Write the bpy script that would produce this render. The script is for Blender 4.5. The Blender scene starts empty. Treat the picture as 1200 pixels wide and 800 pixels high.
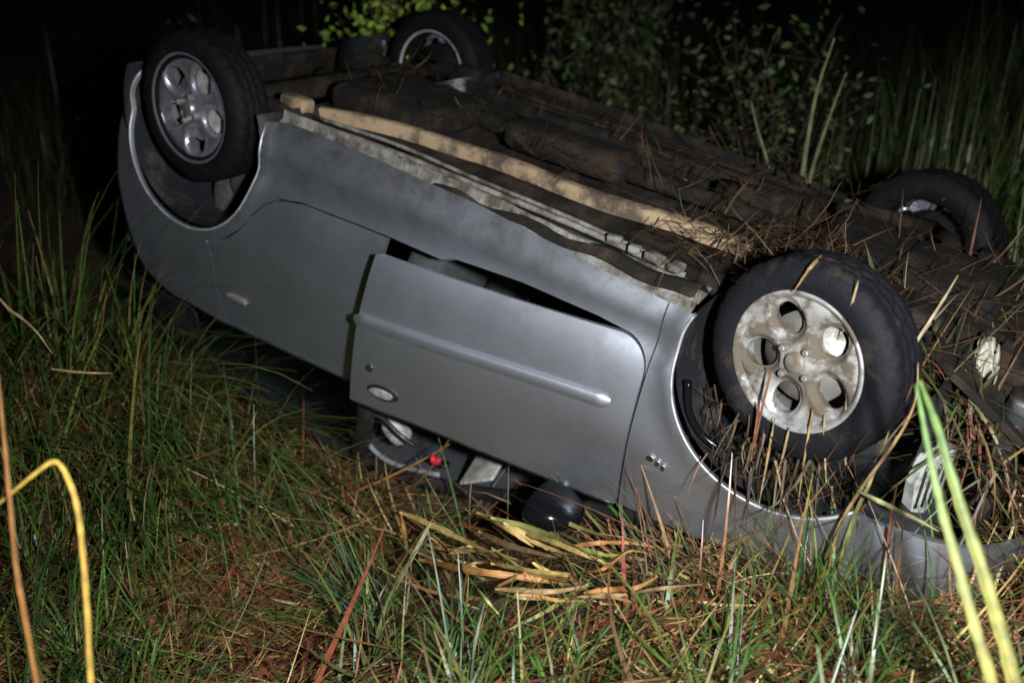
import bpy, bmesh, math, random
import numpy as np
from mathutils import Vector, Matrix
from mathutils.geometry import delaunay_2d_cdt

random.seed(7)
rng = np.random.default_rng(11)
scene = bpy.context.scene
col = scene.collection
R = math.radians

# ------------------------------------------------------------------ camera
cam_d = bpy.data.cameras.new('camera')
cam_d.sensor_width = 36.0
cam_d.lens = 34.5
cam_d.clip_start = 0.05
cam_d.clip_end = 500
cam = bpy.data.objects.new('camera', cam_d)
col.objects.link(cam)
cr = Vector((0.82606, 0.56306, 0.02423))
cu = Vector((-0.24030, 0.31300, 0.91885))
cf = Vector((-0.50979, 0.76485, -0.39386))
cam_d.dof.use_dof = True
cam_d.dof.focus_distance = 2.9
cam_d.dof.aperture_fstop = 1.4
cam.matrix_world = Matrix(((cr.x, cu.x, -cf.x, 0.649), (cr.y, cu.y, -cf.y, -3.2145),
                           (cr.z, cu.z, -cf.z, 1.923), (0, 0, 0, 1)))
scene.camera = cam

# ------------------------------------------------------------------ night sky, moonlight, torch
world = bpy.data.worlds.new('World')
scene.world = world
world.use_nodes = True
wn = world.node_tree
sky = wn.nodes.new('ShaderNodeTexSky')
sky.sky_type = 'NISHITA'
sky.sun_disc = False
sky.sun_elevation = R(35)
sky.sun_rotation = R(150)
bg = wn.nodes['Background']
bg.inputs['Strength'].default_value = 0.0007
wn.links.new(sky.outputs[0], bg.inputs['Color'])

sun_d = bpy.data.lights.new('moonlight', 'SUN')
sun_d.energy = 0.006
sun_d.angle = R(0.5)
sun_d.color = (1.0, .97, .92)
sun = bpy.data.objects.new('moonlight', sun_d)
sun.rotation_euler = (R(55), 0, R(30))
col.objects.link(sun)

# the light the photograph was taken by: one torch held to the right of the photographer
ld = bpy.data.lights.new('torch_light', 'SPOT')
ld.energy = 760
ld.color = (.96, .985, 1.0)
ld.spot_size = R(118)
ld.spot_blend = 1.0
ld.shadow_soft_size = .07
torch = bpy.data.objects.new('torch_light', ld)
torch.location = (1.1, -3.0, 1.95)
torch.rotation_euler = (Vector((-.38, -.85, .42)) - torch.location).to_track_quat('-Z', 'Y').to_euler()
col.objects.link(torch)

vs = scene.view_settings
vs.view_transform = 'Standard'
vs.look = 'None'
vs.exposure = 0.5
vs.gamma = 1
vs.use_curve_mapping = False

# ------------------------------------------------------------------ materials
def nt(m):
    return m.node_tree.nodes, m.node_tree.links

def mat(name, c1, c2=None, scale=8, lo=.4, hi=.6, rough=.6, rough2=None, metal=0.0, metal2=None,
        bump=0.0, bscale=60, coat=0.0, detail=6, spec=.5, coords='Object'):
    m = bpy.data.materials.new(name)
    m.use_nodes = True
    n, l = nt(m)
    b = n['Principled BSDF']
    b.inputs['Base Color'].default_value = (*c1, 1)
    b.inputs['Roughness'].default_value = rough
    b.inputs['Metallic'].default_value = metal
    b.inputs['Coat Weight'].default_value = coat
    b.inputs['Coat Roughness'].default_value = .12
    b.inputs['Specular IOR Level'].default_value = spec
    tc = n.new('ShaderNodeTexCoord')
    if c2 is not None:
        t = n.new('ShaderNodeTexNoise')
        t.inputs['Scale'].default_value = scale
        t.inputs['Detail'].default_value = detail
        t.inputs['Roughness'].default_value = .65
        l.new(tc.outputs[coords], t.inputs['Vector'])
        mr = n.new('ShaderNodeMapRange')
        mr.inputs[1].default_value = lo
        mr.inputs[2].default_value = hi
        l.new(t.outputs[0], mr.inputs[0])
        mx = n.new('ShaderNodeMix')
        mx.data_type = 'RGBA'
        mx.inputs[6].default_value = (*c1, 1)
        mx.inputs[7].default_value = (*c2, 1)
        l.new(mr.outputs[0], mx.inputs[0])
        l.new(mx.outputs[2], b.inputs['Base Color'])
        for key, a, bb in (('Roughness', rough, rough2), ('Metallic', metal, metal2)):
            if bb is not None:
                m2 = n.new('ShaderNodeMapRange')
                m2.inputs[3].default_value = a
                m2.inputs[4].default_value = bb
                l.new(mr.outputs[0], m2.inputs[0])
                l.new(m2.outputs[0], b.inputs[key])
    if bump:
        t2 = n.new('ShaderNodeTexNoise')
        t2.inputs['Scale'].default_value = bscale
        t2.inputs['Detail'].default_value = 5
        l.new(tc.outputs[coords], t2.inputs['Vector'])
        bp = n.new('ShaderNodeBump')
        bp.inputs['Strength'].default_value = bump
        bp.inputs['Distance'].default_value = .01
        l.new(t2.outputs[0], bp.inputs['Height'])
        l.new(bp.outputs[0], b.inputs['Normal'])
    return m

def blade_mat(name, rough=.5, trans=.12, spec=.4):
    m = bpy.data.materials.new(name)
    m.use_nodes = True
    n, l = nt(m)
    b = n['Principled BSDF']
    a = n.new('ShaderNodeAttribute')
    a.attribute_name = 'col'
    t = n.new('ShaderNodeTexNoise')
    t.inputs['Scale'].default_value = 30
    tc = n.new('ShaderNodeTexCoord')
    l.new(tc.outputs['Object'], t.inputs['Vector'])
    hs = n.new('ShaderNodeHueSaturation')
    mr = n.new('ShaderNodeMapRange')
    mr.inputs[1].default_value = .3
    mr.inputs[2].default_value = .7
    mr.inputs[3].default_value = .65
    mr.inputs[4].default_value = 1.3
    l.new(t.outputs[0], mr.inputs[0])
    l.new(mr.outputs[0], hs.inputs['Value'])
    l.new(a.outputs['Color'], hs.inputs['Color'])
    l.new(hs.outputs[0], b.inputs['Base Color'])
    b.inputs['Roughness'].default_value = rough
    b.inputs['Specular IOR Level'].default_value = spec
    return m

def paint_mat():
    """silver grey car paint, wet, with dried mud splashes and fine dirt specks"""
    m = mat('silver_paint', (.64, .675, .765), (.54, .565, .635), 5, .35, .7, rough=.43, rough2=.49, metal=.98, coat=.12, bump=.04, bscale=5)
    n, l = nt(m)
    b = n['Principled BSDF']
    old = b.inputs['Base Color'].links[0].from_socket
    tc = n.new('ShaderNodeTexCoord')
    def noise(sc, det, lo, hi):
        t = n.new('ShaderNodeTexNoise')
        t.inputs['Scale'].default_value = sc
        t.inputs['Detail'].default_value = det
        t.inputs['Roughness'].default_value = .7
        l.new(tc.outputs['Object'], t.inputs['Vector'])
        mr = n.new('ShaderNodeMapRange')
        mr.inputs[1].default_value = lo
        mr.inputs[2].default_value = hi
        l.new(t.outputs[0], mr.inputs[0])
        return mr.outputs[0]
    big = noise(3.4, 9, .53, .75)
    fine = noise(55, 3, .61, .76)
    mx1 = n.new('ShaderNodeMath'); mx1.operation = 'MAXIMUM'
    sc = n.new('ShaderNodeMath'); sc.operation = 'MULTIPLY'; sc.inputs[1].default_value = .75
    l.new(big, sc.inputs[0]); l.new(sc.outputs[0], mx1.inputs[0])
    sc2 = n.new('ShaderNodeMath'); sc2.operation = 'MULTIPLY'; sc2.inputs[1].default_value = .55
    l.new(fine, sc2.inputs[0]); l.new(sc2.outputs[0], mx1.inputs[1])
    mx = n.new('ShaderNodeMix'); mx.data_type = 'RGBA'
    l.new(mx1.outputs[0], mx.inputs[0])
    l.new(old, mx.inputs[6])
    mx.inputs[7].default_value = (.12, .12, .105, 1)
    # road dirt thrown along the sill
    sx = n.new('ShaderNodeSeparateXYZ')
    l.new(tc.outputs['Object'], sx.inputs[0])
    zr = n.new('ShaderNodeMapRange')
    zr.inputs[1].default_value = -1.08; zr.inputs[2].default_value = -1.31
    l.new(sx.outputs[2], zr.inputs[0])
    sn = noise(11, 8, .44, .78)
    sm = n.new('ShaderNodeMath'); sm.operation = 'MULTIPLY'
    l.new(zr.outputs[0], sm.inputs[0]); l.new(sn, sm.inputs[1])
    mz = n.new('ShaderNodeMix'); mz.data_type = 'RGBA'
    l.new(sm.outputs[0], mz.inputs[0]); l.new(mx.outputs[2], mz.inputs[6])
    mz.inputs[7].default_value = (.22, .20, .17, 1)
    mx = mz
    mp = n.new('ShaderNodeMapping')
    mp.inputs['Scale'].default_value = (1.6, 1.0, 120)
    mp.inputs['Rotation'].default_value = (0, R(7), 0)
    l.new(tc.outputs['Object'], mp.inputs['Vector'])
    ts = n.new('ShaderNodeTexNoise')
    ts.inputs['Scale'].default_value = 1.0
    ts.inputs['Detail'].default_value = 3
    l.new(mp.outputs[0], ts.inputs['Vector'])
    sr = n.new('ShaderNodeMapRange')
    sr.inputs[1].default_value = .70; sr.inputs[2].default_value = .76; sr.inputs[4].default_value = .55
    l.new(ts.outputs[0], sr.inputs[0])
    mxs = n.new('ShaderNodeMix'); mxs.data_type = 'RGBA'
    l.new(sr.outputs[0], mxs.inputs[0])
    l.new(mx.outputs[2], mxs.inputs[6])
    mxs.inputs[7].default_value = (.75, .76, .78, 1)
    l.new(mxs.outputs[2], b.inputs['Base Color'])
    inv = n.new('ShaderNodeMapRange')
    inv.inputs[3].default_value = .99; inv.inputs[4].default_value = .85
    l.new(mx1.outputs[0], inv.inputs[0]); l.new(inv.outputs[0], b.inputs['Metallic'])
    return m

M = {}
M['paint'] = paint_mat()
M['black'] = mat('black_plastic', (.012, .012, .013), (.03, .026, .02), 12, .5, .75, rough=.35, rough2=.7)
M['gloss'] = mat('gloss_black', (.004, .004, .005), rough=.14, coat=0.0, spec=.15)
M['tyre'] = mat('muddy_rubber', (.006, .006, .008), (.035, .029, .022), 8, .54, .74, rough=.7, rough2=.9, spec=.14, bump=.25, bscale=80)
M['tyre_clean'] = mat('wet_rubber', (.004, .004, .005), (.010, .009, .007), 9, .55, .75, rough=.7, rough2=.9, spec=.12, bump=.15, bscale=80)
M['rim_muddy'] = mat('muddy_alloy', (.50, .50, .50), (.075, .06, .042), 7, .38, .57, rough=.3, rough2=.9, metal=.8, metal2=0, bump=.08, bscale=50)
M['rim'] = mat('bright_alloy', (.70, .71, .80), (.35, .35, .37), 14, .5, .8, rough=.24, rough2=.38, metal=.9)
M['steel'] = mat('dull_steel', (.25, .24, .22), (.09, .07, .05), 15, .45, .65, rough=.5, rough2=.85, metal=.6, metal2=0)
M['lip'] = mat('lip_highlight', (.42, .43, .45), (.16, .16, .16), 12, .45, .7, rough=.4, metal=.4)  # pale colour paints the edge highlight on arch lips and inner rims
M['hoop'] = mat('worn_grey_trim', (.16, .165, .17), rough=.5)
M['plastic'] = mat('muddy_plastic', (.24, .23, .18), (.09, .075, .05), 18, .45, .65, rough=.5, bump=.3, bscale=40)
M['chrome'] = mat('chrome', (.75, .76, .78), rough=.15, metal=1)
M['under'] = mat('muddy_underbody', (.007, .006, .005), (.040, .026, .016), 9, .48, .74, rough=.9, spec=.2, bump=.5, bscale=30)
M['tanmud'] = mat('dried_tan_mud', (.24, .17, .10), (.055, .038, .025), 8, .44, .60, rough=.85, bump=.35, bscale=45)
M['greymud'] = mat('grey_underseal', (.17, .165, .15), (.05, .04, .028), 14, .40, .60, rough=.7, bump=.35, bscale=50)
M['liner'] = mat('arch_liner', (.014, .015, .018), (.05, .04, .03), 10, .5, .75, rough=.45, rough2=.8)
M['fabric'] = mat('charcoal_fabric', (.03, .03, .033), (.05, .05, .05), 40, rough=.9)
M['greytrim'] = mat('pale_grey_trim', (.34, .33, .31), (.16, .155, .14), 20, rough=.6)
M['red'] = mat('red_plastic', (.75, .03, .06), (.6, .02, .05), 20, rough=.3)
M['taillens'] = mat('dark_red_lens', (.10, .006, .006), rough=.15, coat=.4)
M['lamp'] = mat('lamp_reflector', (.55, .56, .54), (.14, .12, .09), 16, .46, .66, rough=.25, rough2=.6, metal=.3)
M['amber'] = mat('amber_lens', (.55, .30, .12), rough=.15, coat=.5)
g = bpy.data.materials.new('dark_glass'); g.use_nodes = True
gb = g.node_tree.nodes['Principled BSDF']
gb.inputs['Base Color'].default_value = (.35, .4, .38, 1); gb.inputs['Roughness'].default_value = .03
gb.inputs['Transmission Weight'].default_value = 1.0; gb.inputs['IOR'].default_value = 1.1
M['glass'] = g
M['blade'] = blade_mat('grass_blade', .42, .1, .5)
M['straw'] = blade_mat('straw', .55, .1, .35)
M['leaf'] = blade_mat('leaf', .65, .1, .2)
M['bark'] = mat('bark', (.04, .03, .02), (.02, .016, .012), 20, rough=.95, spec=.15, bump=.3, bscale=60)
M['soil'] = mat('wet_thatch_soil', (.030, .019, .010), (.085, .05, .024), 14, .38, .66, rough=.75, bump=.8, bscale=35, coords='Object')

# ------------------------------------------------------------------ mesh helpers
def link(name, me, m, parent=None):
    o = bpy.data.objects.new(name, me)
    if m is not None:
        me.materials.append(M[m] if isinstance(m, str) else m)
    col.objects.link(o)
    if parent is not None:
        o.parent = parent
    return o

def mesh(name, v, f, m, parent=None, smooth=True, normals=None):
    me = bpy.data.meshes.new(name)
    me.from_pydata([tuple(p) for p in v], [], [tuple(int(i) for i in q) for q in f])
    if smooth:
        me.polygons.foreach_set('use_smooth', [True] * len(me.polygons))
    if normals is not None:
        me.normals_split_custom_set_from_vertices([tuple(q) for q in normals])
    me.update()
    return link(name, me, m, parent)

def tag(o, label, cat, group=None, kind=None):
    o['label'] = label
    o['category'] = cat
    if group: o['group'] = group
    if kind: o['kind'] = kind
    return o

def catmull(pts, n=8):
    P = [np.array(p, float) for p in pts]
    P = [2 * P[0] - P[1]] + P + [2 * P[-1] - P[-2]]
    out = []
    for i in range(1, len(P) - 2):
        a, b, c, d = P[i - 1:i + 3]
        for k in range(n):
            t = k / n
            out.append(.5 * ((2 * b) + (c - a) * t + (2 * a - 5 * b + 4 * c - d) * t * t + (3 * b - a - 3 * c + d) * t ** 3))
    out.append(P[-2])
    return out

def tube_data(path, rad, seg=8, caps=True):
    path = [np.array(p, float) for p in path]
    n = len(path)
    rads = rad if hasattr(rad, '__len__') else [rad] * n
    v, f = [], []
    up = np.array((0.13, .21, .97))
    for i, p in enumerate(path):
        t = path[min(i + 1, n - 1)] - path[max(i - 1, 0)]
        t = t / (np.linalg.norm(t) + 1e-9)
        a = np.cross(t, up)
        if np.linalg.norm(a) < .1: a = np.cross(t, (1, 0, 0))
        a /= np.linalg.norm(a)
        b = np.cross(t, a)
        up = np.cross(a, t)
        for k in range(seg):
            w = 2 * math.pi * k / seg
            v.append(p + rads[i] * (a * math.cos(w) + b * math.sin(w)))
    for i in range(n - 1):
        for k in range(seg):
            k2 = (k + 1) % seg
            f.append((i * seg + k, i * seg + k2, (i + 1) * seg + k2, (i + 1) * seg + k))
    if caps:
        f.append(tuple(range(seg))[::-1])
        f.append(tuple((n - 1) * seg + k for k in range(seg)))
    return v, f

def tube(name, path, rad, m, parent=None, seg=8, smooth_path=0):
    if smooth_path: 
        rr = rad
        path = catmull(path, smooth_path)
    v, f = tube_data(path, rad, seg)
    return mesh(name, v, f, m, parent)

def merge(parts):
    V, F = [], []
    for v, f in parts:
        o = len(V)
        V += list(v)
        F += [tuple(i + o for i in q) for q in f]
    return V, F

def lathe_data(prof, seg=48, axis='y'):
    """profile of (along, radius) revolved round local Y"""
    v, f = [], []
    n = len(prof)
    for k in range(seg):
        a = 2 * math.pi * k / seg
        for y, r in prof:
            v.append((r * math.cos(a), y, r * math.sin(a)))
    for k in range(seg):
        k2 = (k + 1) % seg
        for i in range(n - 1):
            f.append((k * n + i, k * n + i + 1, k2 * n + i + 1, k2 * n + i))
    return v, f

def box(name, c, s, m, parent=None, bevel=.01, seg=2, rot=None, smooth=True, taper=None):
    bm = bmesh.new()
    bmesh.ops.create_cube(bm, size=1)
    for vv in bm.verts:
        vv.co = Vector((vv.co.x * s[0], vv.co.y * s[1], vv.co.z * s[2]))
        if taper and vv.co.z > 0:
            vv.co.x *= taper; vv.co.y *= taper
    if bevel:
        bmesh.ops.bevel(bm, geom=bm.edges[:], offset=min(bevel, min(s) * .45), segments=seg, affect='EDGES', profile=.5)
    if rot is not None:
        bmesh.ops.rotate(bm, verts=bm.verts, matrix=rot)
    bmesh.ops.translate(bm, verts=bm.verts, vec=c)
    me = bpy.data.meshes.new(name)
    bm.to_mesh(me); bm.free()
    if smooth:
        me.polygons.foreach_set('use_smooth', [True] * len(me.polygons))
        for e in me.edges: pass
    return link(name, me, m, parent)

def inpoly(P, poly):
    P = np.asarray(P, float); poly = np.asarray(poly, float)
    x, y = P[:, 0], P[:, 1]
    r = np.zeros(len(P), bool)
    j = len(poly) - 1
    for i in range(len(poly)):
        xi, yi = poly[i]; xj, yj = poly[j]
        c = ((yi > y) != (yj > y)) & (x < (xj - xi) * (y - yi) / (yj - yi + 1e-12) + xi)
        r ^= c
        j = i
    return r

def densify(poly, s):
    out = []
    n = len(poly)
    for i in range(n):
        a = np.array(poly[i], float); b = np.array(poly[(i + 1) % n], float)
        k = max(1, int(math.ceil(np.linalg.norm(b - a) / s)))
        for q in range(k):
            out.append(a + (b - a) * q / k)
    return np.array(out)

def segdist(P, poly):
    d = np.full(len(P), 1e9)
    n = len(poly)
    for i in range(n):
        a = poly[i]; b = poly[(i + 1) % n]
        ab = b - a
        t = np.clip(((P - a) @ ab) / (ab @ ab + 1e-12), 0, 1)
        d = np.minimum(d, np.linalg.norm(P - (a + t[:, None] * ab), axis=1))
    return d

def panel(name, outer, mapf, hint, m, parent=None, holes=(), sp=.04, ret=.018, deform=None):
    """sheet-metal panel: 2D outline, triangulated, laid on a surface, with folded-in edges"""
    loops = [densify(outer, sp * .7)] + [densify(h, sp * .7) for h in holes]
    pts = []; edges = []
    for lp in loops:
        o = len(pts)
        pts += [tuple(q) for q in lp]
        edges += [(o + i, o + (i + 1) % len(lp)) for i in range(len(lp))]
    nb = len(pts)
    mn, mxx = loops[0].min(0), loops[0].max(0)
    gx = np.arange(mn[0] + sp * .5, mxx[0], sp); gz = np.arange(mn[1] + sp * .5, mxx[1], sp)
    G = np.array([(x + (sp * .5 if k % 2 else 0), z) for k, z in enumerate(gz) for x in gx]).reshape(-1, 2)
    if len(G):
        ok = inpoly(G, loops[0])
        for h in loops[1:]: ok &= ~inpoly(G, h)
        G = G[ok]
    if len(G):
        d = np.full(len(G), 1e9)
        for lp in loops: d = np.minimum(d, segdist(G, lp))
        G = G[d > sp * .45]
        pts += [tuple(q) for q in G]
    res = delaunay_2d_cdt([Vector(q) for q in pts], edges, [], 0, 1e-7)
    P2 = np.array([tuple(q) for q in res[0]])
    F = res[2]
    cen = np.array([P2[list(q)].mean(0) for q in F])
    ok = inpoly(cen, loops[0])
    for h in loops[1:]: ok &= ~inpoly(cen, h)
    F = [tuple(q) for q, k in zip(F, ok) if k]
    def P3(q):
        p = np.array(mapf(q[0], q[1]), float)
        return p
    V = np.array([P3(q) for q in P2])
    e = .004
    N = np.array([np.cross(P3((q[0] + e, q[1])) - P3((q[0] - e, q[1])), P3((q[0], q[1] + e)) - P3((q[0], q[1] - e))) for q in P2])
    N /= np.linalg.norm(N, axis=1)[:, None] + 1e-12
    H = np.array([hint(p) for p in V])
    N *= np.where((N * H).sum(1) < 0, -1, 1)[:, None]
    faces = []
    for q in F:
        a, b, c = V[q[0]], V[q[1]], V[q[2]]
        if np.cross(b - a, c - a) @ N[q[0]] < 0: q = q[::-1]
        faces.append(q)
    # directed boundary edges
    cnt = {}
    for q in faces:
        for i in range(3): cnt[(q[i], q[(i + 1) % 3])] = 1
    bd = [ed for ed in cnt if (ed[1], ed[0]) not in cnt]
    vs_, ns_, fs_ = list(V), list(N), list(faces)
    if ret > 0:
        for a, b in bd:
            o = len(vs_)
            t = V[b] - V[a]
            nrm = np.cross(t, N[a]); nrm /= np.linalg.norm(nrm) + 1e-12
            vs_ += [V[a], V[b], V[b] - N[b] * ret, V[a] - N[a] * ret]
            ns_ += [nrm] * 4
            fs_.append((o + 1, o, o + 3, o + 2))
    if deform:
        vs_ = [deform(p) for p in vs_]
    return mesh(name, vs_, fs_, m, parent, normals=ns_)

def arc(cx, cz, r, a0, a1, n=24):
    return [(cx + r * math.cos(R(a0 + (a1 - a0) * i / n)), cz + r * math.sin(R(a0 + (a1 - a0) * i / n))) for i in range(n + 1)]

# ------------------------------------------------------------------ terrain
def sst(a, b, x):
    t = np.clip((x - a) / (b - a), 0, 1)
    return t * t * (3 - 2 * t)

def gh(x, y):
    x = np.asarray(x, float); y = np.asarray(y, float)
    h = -.26 + .42 * sst(-1.5, .15, x)
    h = h + .10 * sst(1.2, 2.6, -y)
    h = h + .42 * np.exp(-((x + 2.9) / .9) ** 2 - ((y + 1.45) / .55) ** 2)
    h = h + .35 * sst(1.2, 4, y)
    h = h + .018 * np.sin(5.1 * x + 1.3 * y) + .015 * np.sin(4.3 * y - 2.2 * x + 1) + .01 * np.sin(11 * x + 7 * y) + .008 * np.sin(13 * y - 9 * x + 2)
    return h

t = np.linspace(-1, 1, 260)
gx = -.8 + 2.2 * t + 58 * np.sign(t) * np.abs(t) ** 5
gy = -.6 + 2.2 * t + 58 * np.sign(t) * np.abs(t) ** 5
X, Y = np.meshgrid(gx, gy, indexing='ij')
Zg = gh(X, Y) + rng.normal(0, .006, X.shape)
n = len(t)
idx = np.arange(n * n).reshape(n, n)
gf = np.stack([idx[:-1, :-1], idx[1:, :-1], idx[1:, 1:], idx[:-1, 1:]], -1).reshape(-1, 4)
ground = mesh('ground', np.stack([X, Y, Zg], -1).reshape(-1, 3), gf, 'soil')
ground['kind'] = 'structure'

# ------------------------------------------------------------------ the car, built upright then overturned
TH = R(9)
car = bpy.data.objects.new('overturned_car', None)
col.objects.link(car)
c_, s_ = math.cos(TH), math.sin(TH)
BASE = Vector((-1.6, 0, 1.45))        # the roof, which the car lies on
rot = Matrix(((c_, 0, -s_), (0, -1, 0), (-s_, 0, -c_)))
car.matrix_world = Matrix.Translation(Vector((0, 0, 1.05)) + rot @ BASE) @ rot.to_4x4()
tag(car, 'silver grey hatchback lying overturned on its roof in wet grass', 'car')
CO = Matrix.Translation(-BASE)        # car-frame coordinates -> the empty's frame

def carpart(o):
    """shift a part modelled in car coordinates into the empty's frame"""
    o.data.transform(CO)
    return o

PLAN = catmull([(-3.13, 0, 0), (-3.12, .3, 0), (-3.08, .6, 0), (-2.99, .735, 0), (-2.8, .80, 0), (-2.45, .822, 0), (-1.9, .825, 0), (-1.2, .825, 0),
                (-.4, .825, 0), (0, .82, 0), (.2, .812, 0), (.4, .785, 0), (.55, .72, 0), (.65, .60, 0), (.70, .42, 0), (.725, .2, 0), (.73, 0, 0)], 12)
PLAN = np.array(PLAN)[:, :2]
_s = np.r_[0, np.cumsum(np.linalg.norm(np.diff(PLAN, axis=0), axis=1))]
_i0 = np.argmin(np.abs(PLAN[:, 0]))
_s = _s - _s[_i0] + PLAN[_i0, 0]
UMIN, UMAX = _s[0], _s[-1]
def plan(u):
    return np.array([np.interp(u, _s, PLAN[:, 0]), np.interp(u, _s, PLAN[:, 1])])
PZ = np.array([(.05, .17), (.10, .13), (.13, .10), (.165, .074), (.2, .052), (.245, .040), (.285, .043), (.32, .042), (.37, .025), (.43, .012), (.5, .004), (.58, 0), (.64, .001), (.70, .008), (.78, .022), (.86, .039), (.93, .056), (1.0, .076), (1.06, .098), (1.12, .125)])
_pz = np.array(catmull([(a, b, 0) for a, b in PZ], 6))
def prof(z): return np.interp(z, _pz[:, 0], _pz[:, 1])
ARCH = ((0.0, .30, .345), (-2.46, .265, .39))
def surf(u, z, side=1):
    p = plan(u)
    e = .01
    tt = plan(u + e) - plan(u - e)
    tt /= np.linalg.norm(tt)
    nn = np.array([-tt[1], tt[0]])       # points outward (towards +y / nose / tail)
    d = prof(z)
    lip = 0
    for ax, az, ar in ARCH:
        rr = math.hypot(u - ax, z - az)
        lip += .014 * math.exp(-((rr - ar) / .045) ** 2)
    d = d - lip
    d = d + .0035 * math.sin(3.1 * u + 2.0 * z) * math.sin(5.3 * z + 1.7 * u + 1) + .0015 * math.sin(9 * u - 7 * z) + .006 * math.exp(-((u + .62) / .16) ** 2 - ((z - .80) / .09) ** 2) + .005 * math.exp(-((u + 2.62) / .12) ** 2 - ((z - .86) / .12) ** 2)
    q = p + nn * -d
    return (q[0], side * q[1], z)
def smap(side): return lambda u, z: surf(u, z, side)
def shint(side): return lambda p: np.array((max(0, p[0] - .3) * 3 + min(0, p[0] + 2.8) * 3, side * .8, 0.0))

g2 = .004
a0x, a0z, a0r = ARCH[0]
a1x, a1z, a1r = ARCH[1]
fender_o = [(-.335, .19)] + arc(a0x, a0z, a0r, 199, 42)[:] + [(.30, .545), (.45, .545), (.70, .54), (1.0, .53), (1.12, .53), (1.12, .68), (.95, .70), (.66, .735), (.35, .79), (.1, .85), (-.15, .885), (-.41 - g2, .915), (-.41 - g2, .19)]
fd_corner = arc(-.425 - .10, .325 + .10, .10, 0, -90, 10)
front_door_o = [(-.425, .925), (-.425, .60)] + fd_corner + [(-.9, .348), (-1.405, .372), (-1.435, .60), (-1.462, .80), (-1.49, .998), (-1.0, .968)]
rear_arc = arc(a1x, a1z, a1r + .055, 32, 72, 10)
rear_door_o = [(-1.445, .358), (-1.85, .372), (-1.96, .395), (-2.015, .43)] + rear_arc + [(-2.30, .75), (-2.31, .90), (-2.30, 1.075), (-1.9, 1.045), (-1.505, 1.01), (-1.485, .80), (-1.465, .60)]
ro = arc(-.525, .425, .10 + .006, 0, -90, 10)
sill_o = [(-.419, .19), (-.419, .425)] + ro + [(-.62, .312), (-.9, .313), (-1.17, .332), (-1.215, .350), (-1.44, .351), (-1.85, .365), (-1.965, .387), (-2.02, .42)] + [q for q in arc(a1x, a1z, a1r + .049, 30, 34, 2)] + \
    [q for q in arc(a1x, a1z, a1r, 30, -18, 12)] + [(-2.0, .128), (-1.6, .13), (-1.13, .145), (-.64, .178)]
quarter_o = arc(a1x, a1z, a1r, 33, 196, 40) + [(-2.86, .17), (-2.95, .30), (-3.0, .42), (-3.05, .55), (-3.08, .72), (-3.05, .88), (-2.93, 1.03), (-2.7, 1.10), (-2.305, 1.083), (-2.316, .90), (-2.305, .75)] + \
    arc(a1x, a1z, a1r + .049, 72, 33, 10)

def body_panel(name, o, side, **k):
    return carpart(panel(name, o, smap(side), shint(side), 'paint', car, **k))

for side in (1, -1):
    body_panel('front_wing', fender_o, side, sp=.035)
    sl = body_panel('sill_panel', sill_o, side, ret=.05)
    if side < 0: sl.data.materials[0] = M['under']      # far sill: shade put into a dark material over the paint
    body_panel('rear_quarter_panel', quarter_o, side, sp=.035)
    rd = body_panel('rear_door', rear_door_o, side)
    # handle of the rear door
    hx, hz = -2.19, .90
    h = carpart(panel('door_handle', [(hx + .055 * math.cos(R(a)), hz + .022 * math.sin(R(a))) for a in range(0, 360, 20)],
                      lambda u, z, side=side: np.array(surf(u, z, side)) + np.array((0, side * (.012 - 3.5 * (z - hz) ** 2 * 6), 0)), shint(side), 'steel', None, sp=.012, ret=.012))
    h.parent = rd

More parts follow.
